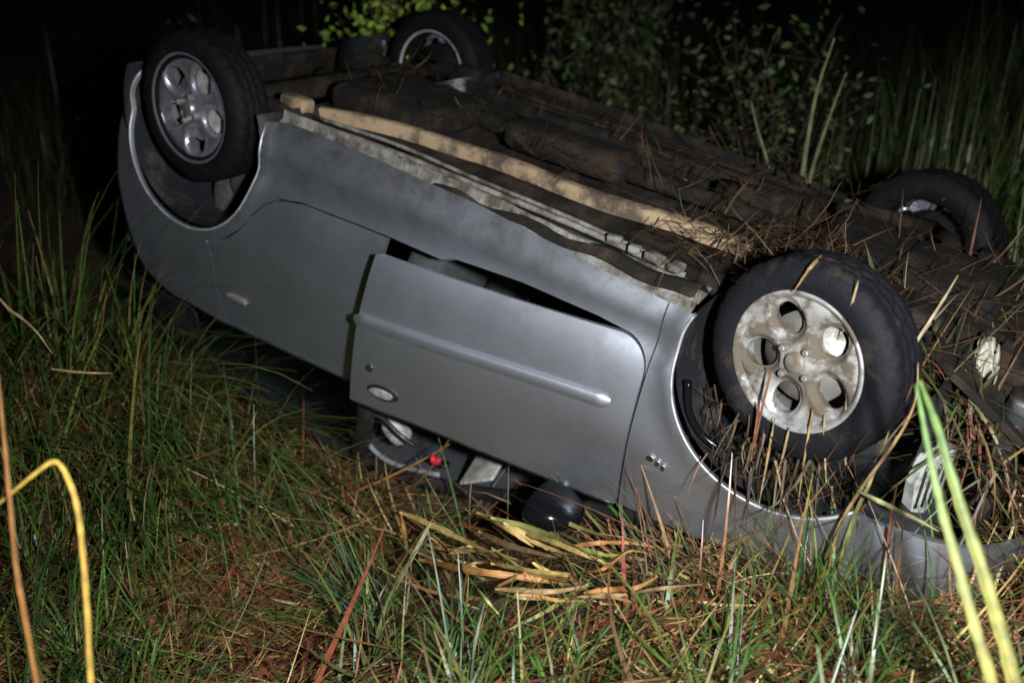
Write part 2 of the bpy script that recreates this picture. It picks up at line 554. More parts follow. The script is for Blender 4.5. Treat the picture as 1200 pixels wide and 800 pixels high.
# --- front doors: the near one stands ajar
def front_door(side, angle):
    hinge = np.array((-.43, .80 * side, 0))
    mats = []
    d = body_panel('front_door', front_door_o, side, ret=.05)
    parts = []
    # inner trim
    inner = [(-.46, .90), (-.46, .45), (-.55, .37), (-1.41, .385), (-1.46, .96)]
    parts.append(carpart(panel('door_trim', inner, lambda u, z: np.array(surf(u, z, side)) - np.array((0, side * .052, 0)), lambda p: np.array((0, -side, 0)), 'fabric', d, ret=.0)))
    # protective moulding, a half round strip
    v, f = [], []
    K = 40
    for i in range(K + 1):
        u = -.50 - (1.455 - .50) * i / K
        zc = .545 + .075 * i / K
        for k in range(9):
            a = math.pi * k / 8
            hh = .024 if 0 < i < K else .012
            dd = (.013 if 0 < i < K else .001)
            p = np.array(surf(u, zc + hh * math.cos(a), side))
            v.append(p + np.array((0, side * (dd * math.sin(a) ** .7 + .0005), 0)))
    for i in range(K):
        for k in range(8):
            q = (i * 9 + k, i * 9 + k + 1, (i + 1) * 9 + k + 1, (i + 1) * 9 + k)
            f.append(q if side < 0 else q[::-1])
    parts.append(carpart(mesh('side_moulding', v, f, 'paint', d)))
    # belt seal
    v, f = tube_data([np.array(surf(u, .925 + (.995 - .925) * (u + .425) / (-1.495 + .425) + .006, side)) - np.array((0, side * .006, 0)) for u in np.linspace(-.43, -1.49, 30)], .009, 6)
    parts.append(carpart(mesh('window_seal', v, f, 'black', d)))
    # recessed grip: dark oval bowl, pale flap, lock
    hx, hz = -1.335, .895
    def oval(ax, az, n=28): return [(hx + ax * math.cos(2 * math.pi * i / n), hz + az * math.sin(2 * math.pi * i / n) - .10 * ax * math.cos(2 * math.pi * i / n)) for i in range(n)]
    parts.append(carpart(panel('handle_recess', oval(.068, .034), lambda u, z: np.array(surf(u, z, side)) + np.array((0, side * .003, 0)), shint(side), 'black', d, sp=.015, ret=.004)))
    parts.append(carpart(panel('door_handle', [(q[0] - .006, q[1] + .003) for q in oval(.050, .021)], lambda u, z: np.array(surf(u, z, side)) + np.array((0, side * (.010 - 8 * (z - hz) ** 2), 0)), shint(side), 'greytrim', d, sp=.010, ret=.008)))
    pl = np.array(surf(-1.385, .80, side))
    v, f = lathe_data([(0.0, .0145), (.006, .0145), (.009, .011), (.006, .008), (.006, .0)], 20)
    parts.append(carpart(mesh('door_lock', [np.array((a, b * side, c)) + pl for a, b, c in v], f, 'black', d)))
    if angle:
        Rm = Matrix.Rotation(R(angle) * side, 4, 'Z')
        hv = Vector(hinge) - BASE
        T = Matrix.Translation(hv) @ Rm @ Matrix.Translation(-hv)
        for o in [d] + parts:
            o.data.transform(T)
    return d
fd = front_door(1, -6.0)
front_door(-1, 0)

# --- wing details on the near side
p = np.array(surf(-.33, .665))
v, f = merge([([(p[0] + dx + .010 * math.cos(a) * w, p[1] + .003 + .004 * t_, p[2] + dz + .010 * math.sin(a)) for t_ in (0, 1) for a in np.linspace(0, 2 * math.pi, 12, endpoint=False)],
               [tuple(range(12, 24))[::-1]] + [(i, (i + 1) % 12, 12 + (i + 1) % 12, 12 + i) for i in range(12)]) for dx, dz, w in ((0, 0, 1.2), (.026, .006, .8), (.046, .012, .7))])
carpart(mesh('badge', v, f, 'chrome', car, smooth=False))

for side in (1, -1):
    for (ax, az, ar), a0_, a1_ in ((ARCH[0], 199, 42), (ARCH[1], -16, 197)):
        carpart(mesh('arch_lip', *tube_data([np.array(surf(ax + (ar + .002) * math.cos(R(a)), az + (ar + .002) * math.sin(R(a)), side)) - np.array((0, side * .003, 0)) for a in np.linspace(a0_, a1_, 60)], .0045, 8), 'lip', car))  # folded lip, paler than the body to carry a painted highlight
# --- nose: bonnet, bumper, headlights, grille
def bonnet_map(a, b):
    # a along x, b across
    x = -.42 + 1.05 * a - .10 * a * b * b
    y = b * (.76 - .13 * a ** 3)
    z = .955 - .14 * a - .09 * a ** 3 - .045 * b ** 4 * (1 - .3 * a) - .012 * b * b
    return (x, y, z)
carpart(panel('bonnet', [(0, -1), (1, -1), (1, 1), (0, 1)], bonnet_map, lambda p: np.array((0, 0, 1.)), 'paint', car, sp=.07))
for side in (1, -1):
    # lamp unit pushed back behind the missing bumper
    hl = carpart(panel('headlight', [(-.075, -.06), (.07, -.075), (.085, .03), (.03, .075), (-.05, .06), (-.085, .0)], lambda a, b, side=side: (.40 + 1.4 * (.2475 * a - .5 * a * a), side * (.64 - 1.4 * (a * .55 + 1.2 * a * a + .6 * b * b)), .46 + 1.4 * b), lambda p, side=side: np.array((.5, side * 1., 0)), 'lamp', car, sp=.015, ret=.04))
    for k in range(4):
        a0 = -.05 + .033 * k
        carpart(mesh('lamp_rib', *tube_data([np.array((.40 + 1.4 * (.2475 * a - .5 * a * a), side * (.645 - 1.4 * (a * .55 + 1.2 * a * a + .6 * b * b)), .46 + 1.4 * b)) for a, b in [(a0 + .25 * q, q) for q in np.linspace(-.05, .05, 6)]], .004, 6), 'black', hl))
    if 0: carpart(mesh('bumper_bracket', *tube_data([(.36, side * .66, .40), (.50, side * .58, .42), (.60, side * .45, .42)], .02, 8), 'under', car))
carpart(panel('grille', [(-.33, .53), (.33, .53), (.33, .66), (-.33, .66)], lambda y, z: (.72 - .35 * y * y - .1 * (z - .53), y, z), lambda p: np.array((1., 0, 0)), 'black', car, sp=.05))
# tail
tail_o = [(UMIN + .0, .22), (UMIN + .55, .22), (UMIN + .62, .30), (UMIN + .60, .52), (UMIN, .54)]
for side in (1, -1):
    carpart(panel('rear_bumper', tail_o, lambda u, z, side=side: np.array(surf(u, z, side)) - np.array((.03, 0, 0)), lambda p: np.array((-1., side * .5, 0)), 'paint', car, sp=.06, ret=.04))
    carpart(panel('tail_lamp', [(-3.36, .60), (-3.24, .60), (-3.24, .92), (-3.34, .92)], lambda u, z, side=side: np.array(surf(u, z, side)) + np.array((-.012, side * .008, 0)), lambda p: np.array((-1., side * 1., 0)), 'taillens', car, sp=.05, ret=.02))
carpart(panel('tailgate', [(-.66, .55), (.66, .55), (.66, .98), (-.66, .98)], lambda y, z: (-3.13 + .18 * y * y + .12 * max(0, z - .8), y, z), lambda p: np.array((-1., 0, 0)), 'paint', car, sp=.06))

# --- glasshouse, roof pushed down at the front
RX = np.array([-2.85, -2.6, -2.3, -1.9, -1.6, -1.3, -1.05, -.88])
RZ = np.array([1.34, 1.42, 1.46, 1.475, 1.46, 1.40, 1.32, 1.25])
def roofz(x): return float(np.interp(x, RX, RZ))
def roof_map(x, b):
    return (x, b * .60, roofz(x) + .035 * (1 - b * b) + .004 * math.sin(9 * x + 4 * b))
carpart(panel('roof', [(-2.85, -1), (-.88, -1), (-.88, 1), (-2.85, 1)], roof_map, lambda p: np.array((0, 0, 1.)), 'paint', car, sp=.09))
def bar(name, pts, w, m='paint'):
    return carpart(mesh(name, *tube_data(catmull(pts, 6), w, 8), m, car))
for s in (1, -1):
    bar('roof_rail', [(x, s * .615, roofz(x) - .01) for x in RX], .028, 'black')
    bar('windscreen_pillar', [(-.88, s * .615, 1.24), (-.62, s * .68, 1.10), (-.30, s * .73, .93)], .032, 'black')
    bar('centre_pillar', [(-1.62, s * .62, 1.45), (-1.54, s * .70, 1.2), (-1.50, s * .755, .98)], .038, 'black')
    carpart(panel('rear_pillar', [(-2.50, 1.085), (-2.50, 1.30), (-2.42, 1.42), (-2.84, 1.34), (-3.0, 1.10)], lambda x, z, s=s: (x, s * (.735 - .30 * (z - 1.1) + .12 * min(0, x + 2.7)), z), lambda p: np.array((0, s, 0.)), 'black', car, sp=.06, ret=.008))
    # fixed rear door glass
    carpart(panel('rear_door_glass', [(-1.56, 1.0), (-2.30, 1.06), (-2.49, 1.09), (-2.49, 1.30), (-2.41, 1.42), (-1.65, 1.43)], lambda x, z, s=s: (x, s * (.765 - .36 * (z - 1.0)), z), lambda p: np.array((0, s, 0.)), 'glass', car, sp=.1, ret=.003))
carpart(panel('windscreen', [(0, -1), (1, -1), (1, 1), (0, 1)], lambda a, b: (-.88 + .56 * a, b * (.60 + .1 * a), 1.25 - .31 * a + .03 * (1 - b * b)), lambda p: np.array((1., 0, 1)), 'glass', car, sp=.12, ret=.004))
carpart(panel('rear_window', [(0, -1), (1, -1), (1, 1), (0, 1)], lambda a, b: (-2.85 - .18 * a, b * (.56 + .06 * a), 1.35 - .33 * a), lambda p: np.array((-1., 0, .5)), 'glass', car, sp=.12, ret=.004))

# --- mirror
bm = bmesh.new()
bmesh.ops.create_uvsphere(bm, u_segments=28, v_segments=18, radius=1)
for vv in bm.verts:
    x, y, z = vv.co
    if x < -.25: x = -.25 + (x + .25) * .15
    k = abs(z) ** 1.0
    vv.co = Vector((x * .125 - .60, y * .115 * (1 - .25 * max(0, -y)) + .89, z * .062 + .955))
me = bpy.data.meshes.new('wing_mirror'); bm.to_mesh(me); bm.free()
me.polygons.foreach_set('use_smooth', [True] * len(me.polygons))
mir = carpart(link('wing_mirror', me, 'gloss', car))
carpart(mesh('mirror_arm', *tube_data([(-.60, .74, .95), (-.62, .80, .965), (-.64, .86, .985)], .03, 10), 'black', mir))
carpart(mesh('mirror_chip', *tube_data([(-.70, 1.005, 1.035), (-.705, 1.010, 1.035), (-.708, 1.012, 1.035)], .008, 8), 'greytrim', mir))

# --- wheels
def tyre_mesh():
    w = .165
    prof_ = []
    segs = 150
    side = [(-.012, .182), (-.003, .195), (.004, .212), (.006, .232), (.003, .252), (-.006, .268), (-.016, .278)]
    tread_y = np.linspace(-.022, -w + .022, 17)
    v, f = [], []
    rows = [('s', y, r) for y, r in side] + [('t', y, .285 - .9 * (abs(y + w / 2) / (w / 2)) ** 4 * .008) for y in tread_y] + [('s', -w - y, r) for y, r in reversed(side)]
    nn = len(rows)
    for k in range(segs):
        for i, (kind, y, r) in enumerate(rows):
            rr = r; kk = k
            if kind == 't':
                j = i - len(side)
                if j in (4, 8, 12): rr -= .008
                elif (k + (j // 4) * 2) % 5 == 0: rr -= .006
            elif r > .262 and (k % 5 == 0): rr -= .003
            elif abs(r - .232) < .001: rr += 0
            a = 2 * math.pi * (k + .25 * ((i % 4) if kind == 't' else 0)) / segs
            v.append((rr * math.cos(a), y, rr * math.sin(a)))
    for k in range(segs):
        k2 = (k + 1) % segs
        for i in range(nn - 1):
            f.append((k * nn + i, k2 * nn + i, k2 * nn + i + 1, k * nn + i + 1))
    return v, f

HOLES = []
for k in range(5):
    a = 2 * math.pi * k / 5 + R(20)
    HOLES.append((a, .118))
def ovaldist(x, z):
    best = 1e9
    for a, rc in HOLES:
        lx = x * math.cos(a) + z * math.sin(a) - rc
        lz = -x * math.sin(a) + z * math.cos(a)
        best = min(best, (math.hypot(lx / .047, lz / .040) - 1) * .043)
    return best
def rim_map(k):
    def f(x, z):
        r = math.hypot(x, z)
        y = -.020 + .016 * math.exp(-(r / .05) ** 4) + .010 * math.exp(-((r - .155) / .03) ** 2)
        d = ovaldist(x, z)
        y -= .014 * math.exp(-(max(0, d) / .011) ** 2)
        y += .004 * math.exp(-((d - .02) / .008) ** 2)
        return (x * k, y, z * k)
    return f
def circ(r, n): return [(r * math.cos(2 * math.pi * i / n), r * math.sin(2 * math.pi * i / n)) for i in range(n)]
def hole_outline(a, rc):
    o = []
    for i in range(30):
        t_ = 2 * math.pi * i / 30
        lx = rc + .047 * math.cos(t_); lz = .040 * math.sin(t_)
        o.append((lx * math.cos(a) - lz * math.sin(a), lx * math.sin(a) + lz * math.cos(a)))
    return o

def make_wheel(pos, side, steer, rimmat, tyremat, k=1.0, spin=0, camber=0):
    # the wheel itself: barrel and hub
    v1, f1 = lathe_data([(-.005, .192 * k), (-.012, .186 * k), (-.05, .180 * k), (-.15, .180 * k), (-.158, .192 * k), (-.152, .196 * k)], 56)
    v2, f2 = lathe_data([(-.06, 0), (-.06, .13), (-.10, .13), (-.10, 0.0)], 36)
    v, f = merge([(v1, f1), (v2, f2)])
    w = mesh('wheel', v, f, 'tyre_clean' if side < 0 else 'steel', car)  # far barrels near-black, their shade put into the material
    ty = mesh('tyre', *tyre_mesh(), tyremat, w)
    rf = panel('rim', circ(.178, 84), rim_map(k), lambda p: np.array((0, 1., 0)), rimmat, w, holes=[hole_outline(*h) for h in HOLES], sp=.0085, ret=.03)
    rl = mesh('rim_lip', *lathe_data([(-.030, .172 * k), (-.014, .176 * k), (-.008, .180 * k), (-.001, .187 * k), (.003, .193 * k), (.001, .197 * k), (-.010, .198 * k)], 90), rimmat, w)
    lugs = [rl] if steer and side < 0 else [rl, mesh('inner_rim_edge', *lathe_data([(-.150, .184 * k), (-.160, .187 * k), (-.166, .192 * k), (-.160, .197 * k)], 64), 'lip', w)]
    for i in range(4):
        a = 2 * math.pi * i / 4 + .5
        lv, lf = lathe_data([(-.008, .011), (.010, .010), (.013, .007), (.013, 0)], 6)
        lugs.append(mesh('lug_nut', [(x + .050 * math.cos(a), y, z + .050 * math.sin(a)) for x, y, z in lv], lf, 'steel', w, smooth=False))
    cv, cf_ = lathe_data([(-.01, .030), (.004, .029), (.008, .022), (.009, 0)], 28)
    cap = mesh('centre_cap', cv, cf_, 'steel' if rimmat == 'rim_muddy' else rimmat, w)
    Mx = Matrix.Translation(Vector(pos) - BASE) @ Matrix.Rotation(R(steer), 4, 'Z') @ Matrix.Rotation(R(camber), 4, 'X') @ (Matrix.Rotation(math.pi, 4, 'Z') if side < 0 else Matrix()) @ Matrix.Rotation(R(spin), 4, 'Y')
    for o in [w, ty, rf, cap] + lugs:
        o.data.transform(Mx)
    return w
make_wheel((-.02, .80, .20), 1, 13, 'rim_muddy', 'tyre', 1.0, 0, 0)
make_wheel((-2.455, .80, .195), 1, 0, 'rim', 'tyre_clean', 1.06, 12, 0)
make_wheel((0, -.80, .245), -1, 13, 'rim', 'tyre_clean', 1.0, 40)
make_wheel((-2.44, -.80, .20), -1, 0, 'rim', 'tyre_clean', 1.0, 70)

# --- wheel arch liners
for ax, az, ar in ARCH:
    for s in (1, -1):
        v, f = [], []
        K = 36
        ys = [.79, .70, .55, .42, .41, .41]
        rs = [ar + .0, ar + .005, ar + .01, ar, ar - .15, .05]
        for i in range(K + 1):
            a = R(-22 + 224 * i / K)
            for y, r in zip(ys, rs):
                v.append((ax + r * math.cos(a), s * y, az + r * math.sin(a)))
        m_ = len(ys)
        for i in range(K):
            for j in range(m_ - 1):
                f.append((i * m_ + j, i * m_ + j + 1, (i + 1) * m_ + j + 1, (i + 1) * m_ + j))
        carpart(mesh('wheel_arch_liner', v, f, 'liner', car))
# folded edge of a torn liner at the back of the near front arch
carpart(mesh('liner_flap', *tube_data(catmull([(-.30, .77, .40), (-.27, .775, .49), (-.22, .77, .545), (-.16, .76, .57)], 6), .012, 8), 'gloss', car))

# --- underside
def floor_map(x, y):
    z = .185 + .016 * math.sin(34 * y) * (abs(y) > .16) + .008 * math.sin(21 * x)
    if abs(y) < .14: z += .09 * math.cos(y / .14 * math.pi / 2)
    z += .03 * math.exp(-((abs(y) - .70) / .05) ** 2) * -1
    z += .22 * float(sst(2.15, 2.55, -x))      # boot floor steps up behind the axle
    return (x, y, z)
carpart(panel('floor_pan', [(-2.95, -.66), (-2.06, -.72), (-.36, -.74), (-.34, -.42), (.5, -.42), (.5, .42), (-.34, .42), (-.36, .74), (-2.06, .72), (-2.95, .66)][::-1], floor_map, lambda p: np.array((0, 0, -1.)), 'under', car, sp=.035, ret=0))
for s in (1, -1):
    # pinch weld under the sill
    v, f = [], []
    K = 60
    for i in range(K + 1):
        x = -2.06 + 1.70 * i / K
        zb = float(np.interp(x, [-2.06, -1.6, -1.1, -.64, -.36], [.128, .13, .145, .178, .19]))
        wob = .003 * math.sin(37 * x) + .002 * math.sin(91 * x)
        for y, z in ((.735, zb + .03), (.700 + wob, zb + .004), (.694 + wob, zb - .028), (.690 + wob, zb - .028), (.690 + wob, zb + .01), (.60, .175)):
            v.append((x, s * y, z))
    for i in range(K):
        for j in range(5):
            f.append((i * 6 + j, i * 6 + j + 1, (i + 1) * 6 + j + 1, (i + 1) * 6 + j))
    carpart(mesh('sill_flange', v, f, 'greymud' if s > 0 else 'under', car, smooth=False))  # far flange darkened by material, as if in shade
    # chassis rail, tapering, dried mud on the near one, shade painted into the far one
    pts = [(-2.20, .50, .13), (-1.95, .43, .12), (-1.6, .345, .115), (-1.3, .345, .11), (-.9, .35, .105), (-.55, .325, .10), (-.38, .30, .10)]
    cp = catmull([(a, b * s, c) for a, b, c in pts], 8)
    v, f = [], []
    for i, q in enumerate(cp):
        hw = .020 + .012 * i / len(cp) + .002 * math.sin(i * .8) + rng.normal(0, .0015)
        z0 = q[2] + .004 * math.sin(i * .45)
        for dy, dz in ((-hw, .05), (-hw, .008), (-hw * .75, .001), (-hw * .2, -.002), (hw * .35, .0), (hw * .8, .003), (hw, .010), (hw, .05)):
            v.append((q[0], q[1] + dy * s, z0 + dz))
    for i in range(len(cp) - 1):
        for j in range(7):
            f.append((i * 8 + j, i * 8 + j + 1, (i + 1) * 8 + j + 1, (i + 1) * 8 + j))
    carpart(mesh('chassis_rail', v, f, 'tanmud' if s > 0 else 'under', car))
    b_ = box('jacking_bracket', (-2.14, s * .55, .12), (.13, .07, .06), 'tanmud' if s > 0 else 'under', car, .015); carpart(b_)  # far bracket takes the dark colour for shade
    carpart(mesh('brake_line', *tube_data(catmull([(-2.05, s * .52, .155), (-1.7, s * .50, .15), (-1.3, s * .53, .15), (-.9, s * .55, .15), (-.5, s * .58, .16)], 8), .008, 6), 'greymud' if s > 0 else 'under', car))  # far line darkened the same way, shade in its colour
    carpart(mesh('fuel_line', *tube_data(catmull([(-2.0, s * .60, .15), (-1.6, s * .575, .15), (-1.2, s * .59, .148), (-.8, s * .60, .15), (-.45, s * .61, .165)], 8), .011, 6), 'greymud' if s > 0 else 'under', car))  # far fuel line also has its shade painted in
    for k, (x, y, l) in enumerate(((-.62, .63, .05), (-.545, .635, .06), (-.47, .64, .05), (-.70, .615, .045))):
        carpart(box('line_clip', (x, s * y, .135), (l * (.8 + .3 * (k % 2)), .03 + .012 * ((k * 7) % 3), .024), 'greymud' if s > 0 else 'under', car, .006, 2, rot=Matrix.Rotation(.25 * ((k * 5) % 3 - 1), 3, 'Z')))  # far clips share the dark shade colour
    # suspension arm
    carpart(mesh('suspension_arm', *merge([tube_data([(.0, s * .68, .17), (-.15, s * .50, .13), (-.30, s * .36, .12)], .03, 8), tube_data([(.0, s * .68, .17), (.08, s * .5, .14), (.12, s * .36, .12)], .028, 8)]), 'under', car))
    carpart(mesh('drive_shaft', *tube_data([(0, s * .68, .2), (.02, s * .4, .24), (.03, s * .2, .26)], [.03, .02, .03], 10), 'steel', car))
    carpart(mesh('trailing_arm', *tube_data(catmull([(-2.44, s * .62, .2), (-2.3, s * .60, .15), (-2.05, s * .56, .17)], 5), .035, 10), 'under', car))
carpart(mesh('exhaust_pipe', *tube_data(catmull([(-2.9, -.35, .30), (-2.5, -.30, .27), (-2.1, -.15, .14), (-1.6, -.02, .13), (-1.0, .0, .13), (-.45, .02, .12), (-.2, .05, .14)], 8), .032, 12), 'under', car))
carpart(box('silencer', (-1.25, -.02, .125), (.55, .20, .11), 'under', car, .05, 4))
carpart(mesh('rear_axle_beam', *tube_data([(-2.44, -.66, .19), (-2.40, -.3, .17), (-2.40, .3, .17), (-2.44, .66, .19)], .045, 10), 'under', car))
carpart(box('tail_shade_panel', (-2.965, 0, .33), (.03, 1.24, .26), 'under', car, .008, 1))  # dark panel added over the bright inner bumper, standing in for shade
[carpart(box('tail_shade_side', (-2.82, sd * .655, .33), (.26, .03, .26), 'under', car, .008, 1)) for sd in (1, -1)]  # dark side pieces added with it, painted shade inside the tail
carpart(box('fuel_tank', (-1.95, .10, .13), (.50, .46, .12), 'under', car, .05, 4))
carpart(box('front_subframe', (-.12, 0, .13), (.30, .70, .07), 'under', car, .025, 3))
carpart(box('engine_sump', (.18, -.05, .16), (.34, .42, .16), 'under', car, .04, 3))
carpart(box('gearbox', (.15, .28, .20), (.26, .24, .18), 'under', car, .05, 3))
carpart(box('radiator_frame', (.52, 0, .40), (.08, 1.0, .42), 'black', car, .02, 2))
carpart(panel('undertray', [(.20, -.62), (.62, -.55), (.70, -.25), (.70, .25), (.62, .55), (.34, .60), (.20, .40)], lambda x, y: (x, y, .16 + .9 * max(0, x - .25) ** 2 + .03 * math.sin(9 * x + 5 * y) + .02 * math.sin(17 * y)), lambda p: np.array((0, 0, -1.)), 'under', car, sp=.04, ret=.02))
carpart(panel('nose_panel', [(-.60, .42), (.60, .42), (.66, .74), (-.66, .74)], lambda y, z: (.66 - .30 * y * y + .02 * math.sin(11 * y) - .10 * (z - .42), y, z), lambda p: np.array((1., 0, 0)), 'under', car, sp=.05, ret=.02))
carpart(box('bulkhead', (-.40, 0, .55), (.04, 1.44, .62), 'fabric', car, .01, 1))
carpart(mesh('heat_shield', *merge([tube_data([(-.7, -.2, .16), (-.4, -.22, .13)], .06, 8)]), 'under', car))

# --- interior seen through the broken windows
carpart(box('dashboard', (-.52, 0, .86), (.26, 1.38, .22), 'fabric', car, .07, 4))
sw = [(-.78 + .10 * math.cos(a) * .5, .36 + .185 * math.sin(a), .88 + .17 * math.cos(a)) for a in np.linspace(0, 2 * math.pi, 33)]
carpart(mesh('steering_wheel', *tube_data(sw, .016, 8), 'black', car))
for s in (1, -1):
    st = carpart(box('seat', (-1.22, s * .36, .36), (.52, .50, .16), 'fabric', car, .06, 4))
    rm = Matrix.Rotation(R(-16), 3, 'Y')
    carpart(box('seat_back', (-1.50, s * .36, .70), (.15, .48, .60), 'fabric', st, .06, 4, rot=rm))
    carpart(box('headrest', (-1.585, s * .40, 1.20), (.12, .28, .19), 'greytrim', st, .045, 4, rot=rm))
    [carpart(mesh('headrest_post', *tube_data([(-1.56, s * (.40 + d), .95), (-1.58, s * (.40 + d), 1.14)], .007, 8), 'chrome', st)) for d in (-.06, .06)]
    carpart(mesh('seat_belt', *tube_data(catmull([(-1.55, s * .68, 1.30), (-1.53, s * .71, 1.18), (-1.46, s * .72, 1.12), (-1.36, s * .71, 1.16), (-1.30, s * .68, 1.20)], 6), .010, 6), 'black', car))
carpart(mesh('belt_guide_hoop', *tube_data(catmull([(-1.613, .62, 1.221), (-1.61, .62, 1.293), (-1.565, .62, 1.363), (-1.466, .62, 1.386), (-1.335, .62, 1.358), (-1.211, .62, 1.316)], 6), .011, 8), 'hoop', car))
carpart(mesh('headrest_cover', *tube_data(catmull([(-1.50, .60, 1.20), (-1.46, .60, 1.235), (-1.40, .60, 1.27)], 5), [.03, .042, .05, .052, .052, .052, .05, .05, .045, .04, .02], 10), 'greytrim', car))
carpart(box('rear_bench', (-2.25, 0, .50), (.46, 1.2, .20), 'fabric', car, .06, 3))
carpart(box('rear_bench_back', (-2.50, 0, .80), (.14, 1.2, .55), 'fabric', car, .05, 3))
carpart(box('sun_visor', (-1.06, .52, 1.215), (.17, .24, .015), 'greytrim', car, .006, 2, rot=Matrix.Rotation(R(35), 3, 'Y') @ Matrix.Rotation(R(20), 3, 'X')))
carpart(box('sun_visor', (-.93, -.40, 1.22), (.15, .34, .015), 'greytrim', car, .006, 2, rot=Matrix.Rotation(R(28), 3, 'Y')))
carpart(box('belt_buckle', (-1.265, .58, 1.295), (.045, .03, .03), 'red', car, .010, 2))
carpart(box('buckle_tongue', (-1.22, .58, 1.29), (.035, .03, .025), 'chrome', car, .008, 2))

# ------------------------------------------------------------------ vegetation
def blades(name, base, length, width, yaw, lean, bend, cols, m, seg=4, parent=None, tipw=.15, twist=0):
    """many grass blades as one mesh; base Nx3, others N; lean from vertical (rad), bend extra curvature"""
    N_ = len(base)
    V = np.zeros((N_, seg + 1, 2, 3))
    pos = base.copy()
    ang = lean.copy()
    hd = np.stack([np.cos(yaw), np.sin(yaw), np.zeros(N_)], 1)
    sd = np.stack([-np.sin(yaw + twist), np.cos(yaw + twist), np.zeros(N_)], 1)
    step = length / seg
    for k in range(seg + 1):
        t_ = k / seg
        w = width * (1 - (1 - tipw) * t_ ** 1.5) * .5
        V[:, k, 0] = pos - sd * w[:, None]
        V[:, k, 1] = pos + sd * w[:, None]
        d = hd * np.sin(ang)[:, None] + np.array((0, 0, 1.)) * np.cos(ang)[:, None]
        pos = pos + d * step[:, None]
        ang = ang + bend / seg
    # keep lying blades out of the soil
    gz = gh(V[..., 0], V[..., 1])
    V[..., 2] = np.maximum(V[..., 2], gz + .004)
    nv = (seg + 1) * 2
    o = (np.arange(N_) * nv)[:, None]
    q = []
    for k in range(seg):
        a = 2 * k
        q.append(o + np.array([a, a + 1, a + 3, a + 2]))
    F = np.stack(q, 1).reshape(-1, 4)
    me = bpy.data.meshes.new(name)
    me.vertices.add(N_ * nv); me.loops.add(len(F) * 4); me.polygons.add(len(F))
    me.vertices.foreach_set('co', V.reshape(-1))
    me.loops.foreach_set('vertex_index', F.reshape(-1).astype(np.int32))
    me.polygons.foreach_set('loop_start', np.arange(0, len(F) * 4, 4, dtype=np.int32))
    me.polygons.foreach_set('use_smooth', np.ones(len(F), bool))
    ca = me.color_attributes.new('col', 'FLOAT_COLOR', 'POINT')
    cc = np.ones((N_ * nv, 4)); cc[:, :3] = np.repeat(cols, nv, 0)
    ca.data.foreach_set('color', cc.reshape(-1))
    me.update(); me.validate()
    return link(name, me, m, parent)

def incar(x, y, pad=0.0):
    """inside the footprint of the overturned car"""
    return (x > -3.2 - pad) & (x < .62 + pad) & (np.abs(y) < .70 + pad)

def pick(palette, n, var=.25):
    P = np.array(palette)[rng.integers(0, len(palette), n)]
    return P * (1 + rng.normal(0, var, (n, 1))).clip(.4, 1.8) * (1 + rng.normal(0, .08, (n, 3)))

def scatter(n, x0, x1, y0, y1, keep=None):
    # the straw pile lies on bare trodden ground
    x = rng.uniform(x0, x1, n); y = rng.uniform(y0, y1, n)
    k = ~incar(x, y)
    if keep is not None: k &= keep(x, y)
    k &= ~((((x + .82) / .48) ** 2 + ((y + 1.02) / .32) ** 2 < 1) & (rng.uniform(0, 1, n) < .85))
    x, y = x[k], y[k]
    return np.stack([x, y, gh(x, y) - .004], 1)

DEAD = [(.14, .065, .024), (.19, .10, .036), (.10, .042, .017), (.24, .145, .055), (.075, .034, .014), (.13, .045, .02), (.28, .19, .085), (.06, .05, .018)]
GREEN = [(.026, .068, .009), (.036, .084, .012), (.055, .078, .014), (.020, .054, .012), (.075, .085, .018)]
OLIVE = [(.11, .09, .026), (.14, .115, .035), (.085, .065, .022), (.07, .075, .022)]
DARK = [(.032, .062, .014), (.042, .07, .017), (.05, .055, .018), (.027, .05, .014), (.05, .038, .016)]

def noise2(x, y, f, ph):
    return np.sin(f * x + ph) * np.cos(f * 1.13 * y + 1.7 * ph) + .6 * np.sin(2.1 * f * y - 1.3 * f * x + 2.3 * ph)

# thatch: dead stalks pressed flat
b = scatter(42000, -5.2, 1.6, -3.0, -.3)
n_ = len(b)
dg = blades('dead_grass', b + np.stack([np.zeros(n_), np.zeros(n_), np.abs(rng.normal(0, .025, n_))], 1), rng.gamma(3, .055, n_) + .05, rng.uniform(.003, .010, n_),
            rng.normal(R(-25), 1.1, n_), rng.normal(1.3, .32, n_), rng.normal(.1, .7, n_), pick(DEAD, n_), 'straw', 4, twist=rng.uniform(-1.2, 1.2, n_))
dg['kind'] = 'stuff'; dg['label'] = 'brown flattened dead grass covering the ground before the car'; dg['category'] = 'dead grass'
# broad reed leaves pressed flat and broken
b = scatter(7000, -4.6, 1.5, -2.9, -.62)
n_ = len(b)
rlit = blades('reed_litter', b + np.stack([np.zeros(n_), np.zeros(n_), np.abs(rng.normal(.02, .03, n_))], 1), rng.gamma(4, .065, n_) + .06, rng.uniform(.007, .024, n_),
              rng.normal(R(-15), .9, n_), rng.normal(1.42, .15, n_).clip(1.15, 1.8), rng.normal(.15, .8, n_), pick([(.13, .06, .02), (.17, .09, .03), (.09, .034, .014), (.20, .125, .042), (.06, .05, .016), (.055, .065, .017), (.12, .034, .018), (.07, .03, .013)], n_, .35), 'straw', 6, twist=rng.uniform(-.9, .9, n_))
rlit['kind'] = 'stuff'; rlit['label'] = 'broad wet broken reed leaves matted on the ground'; rlit['category'] = 'reed litter'
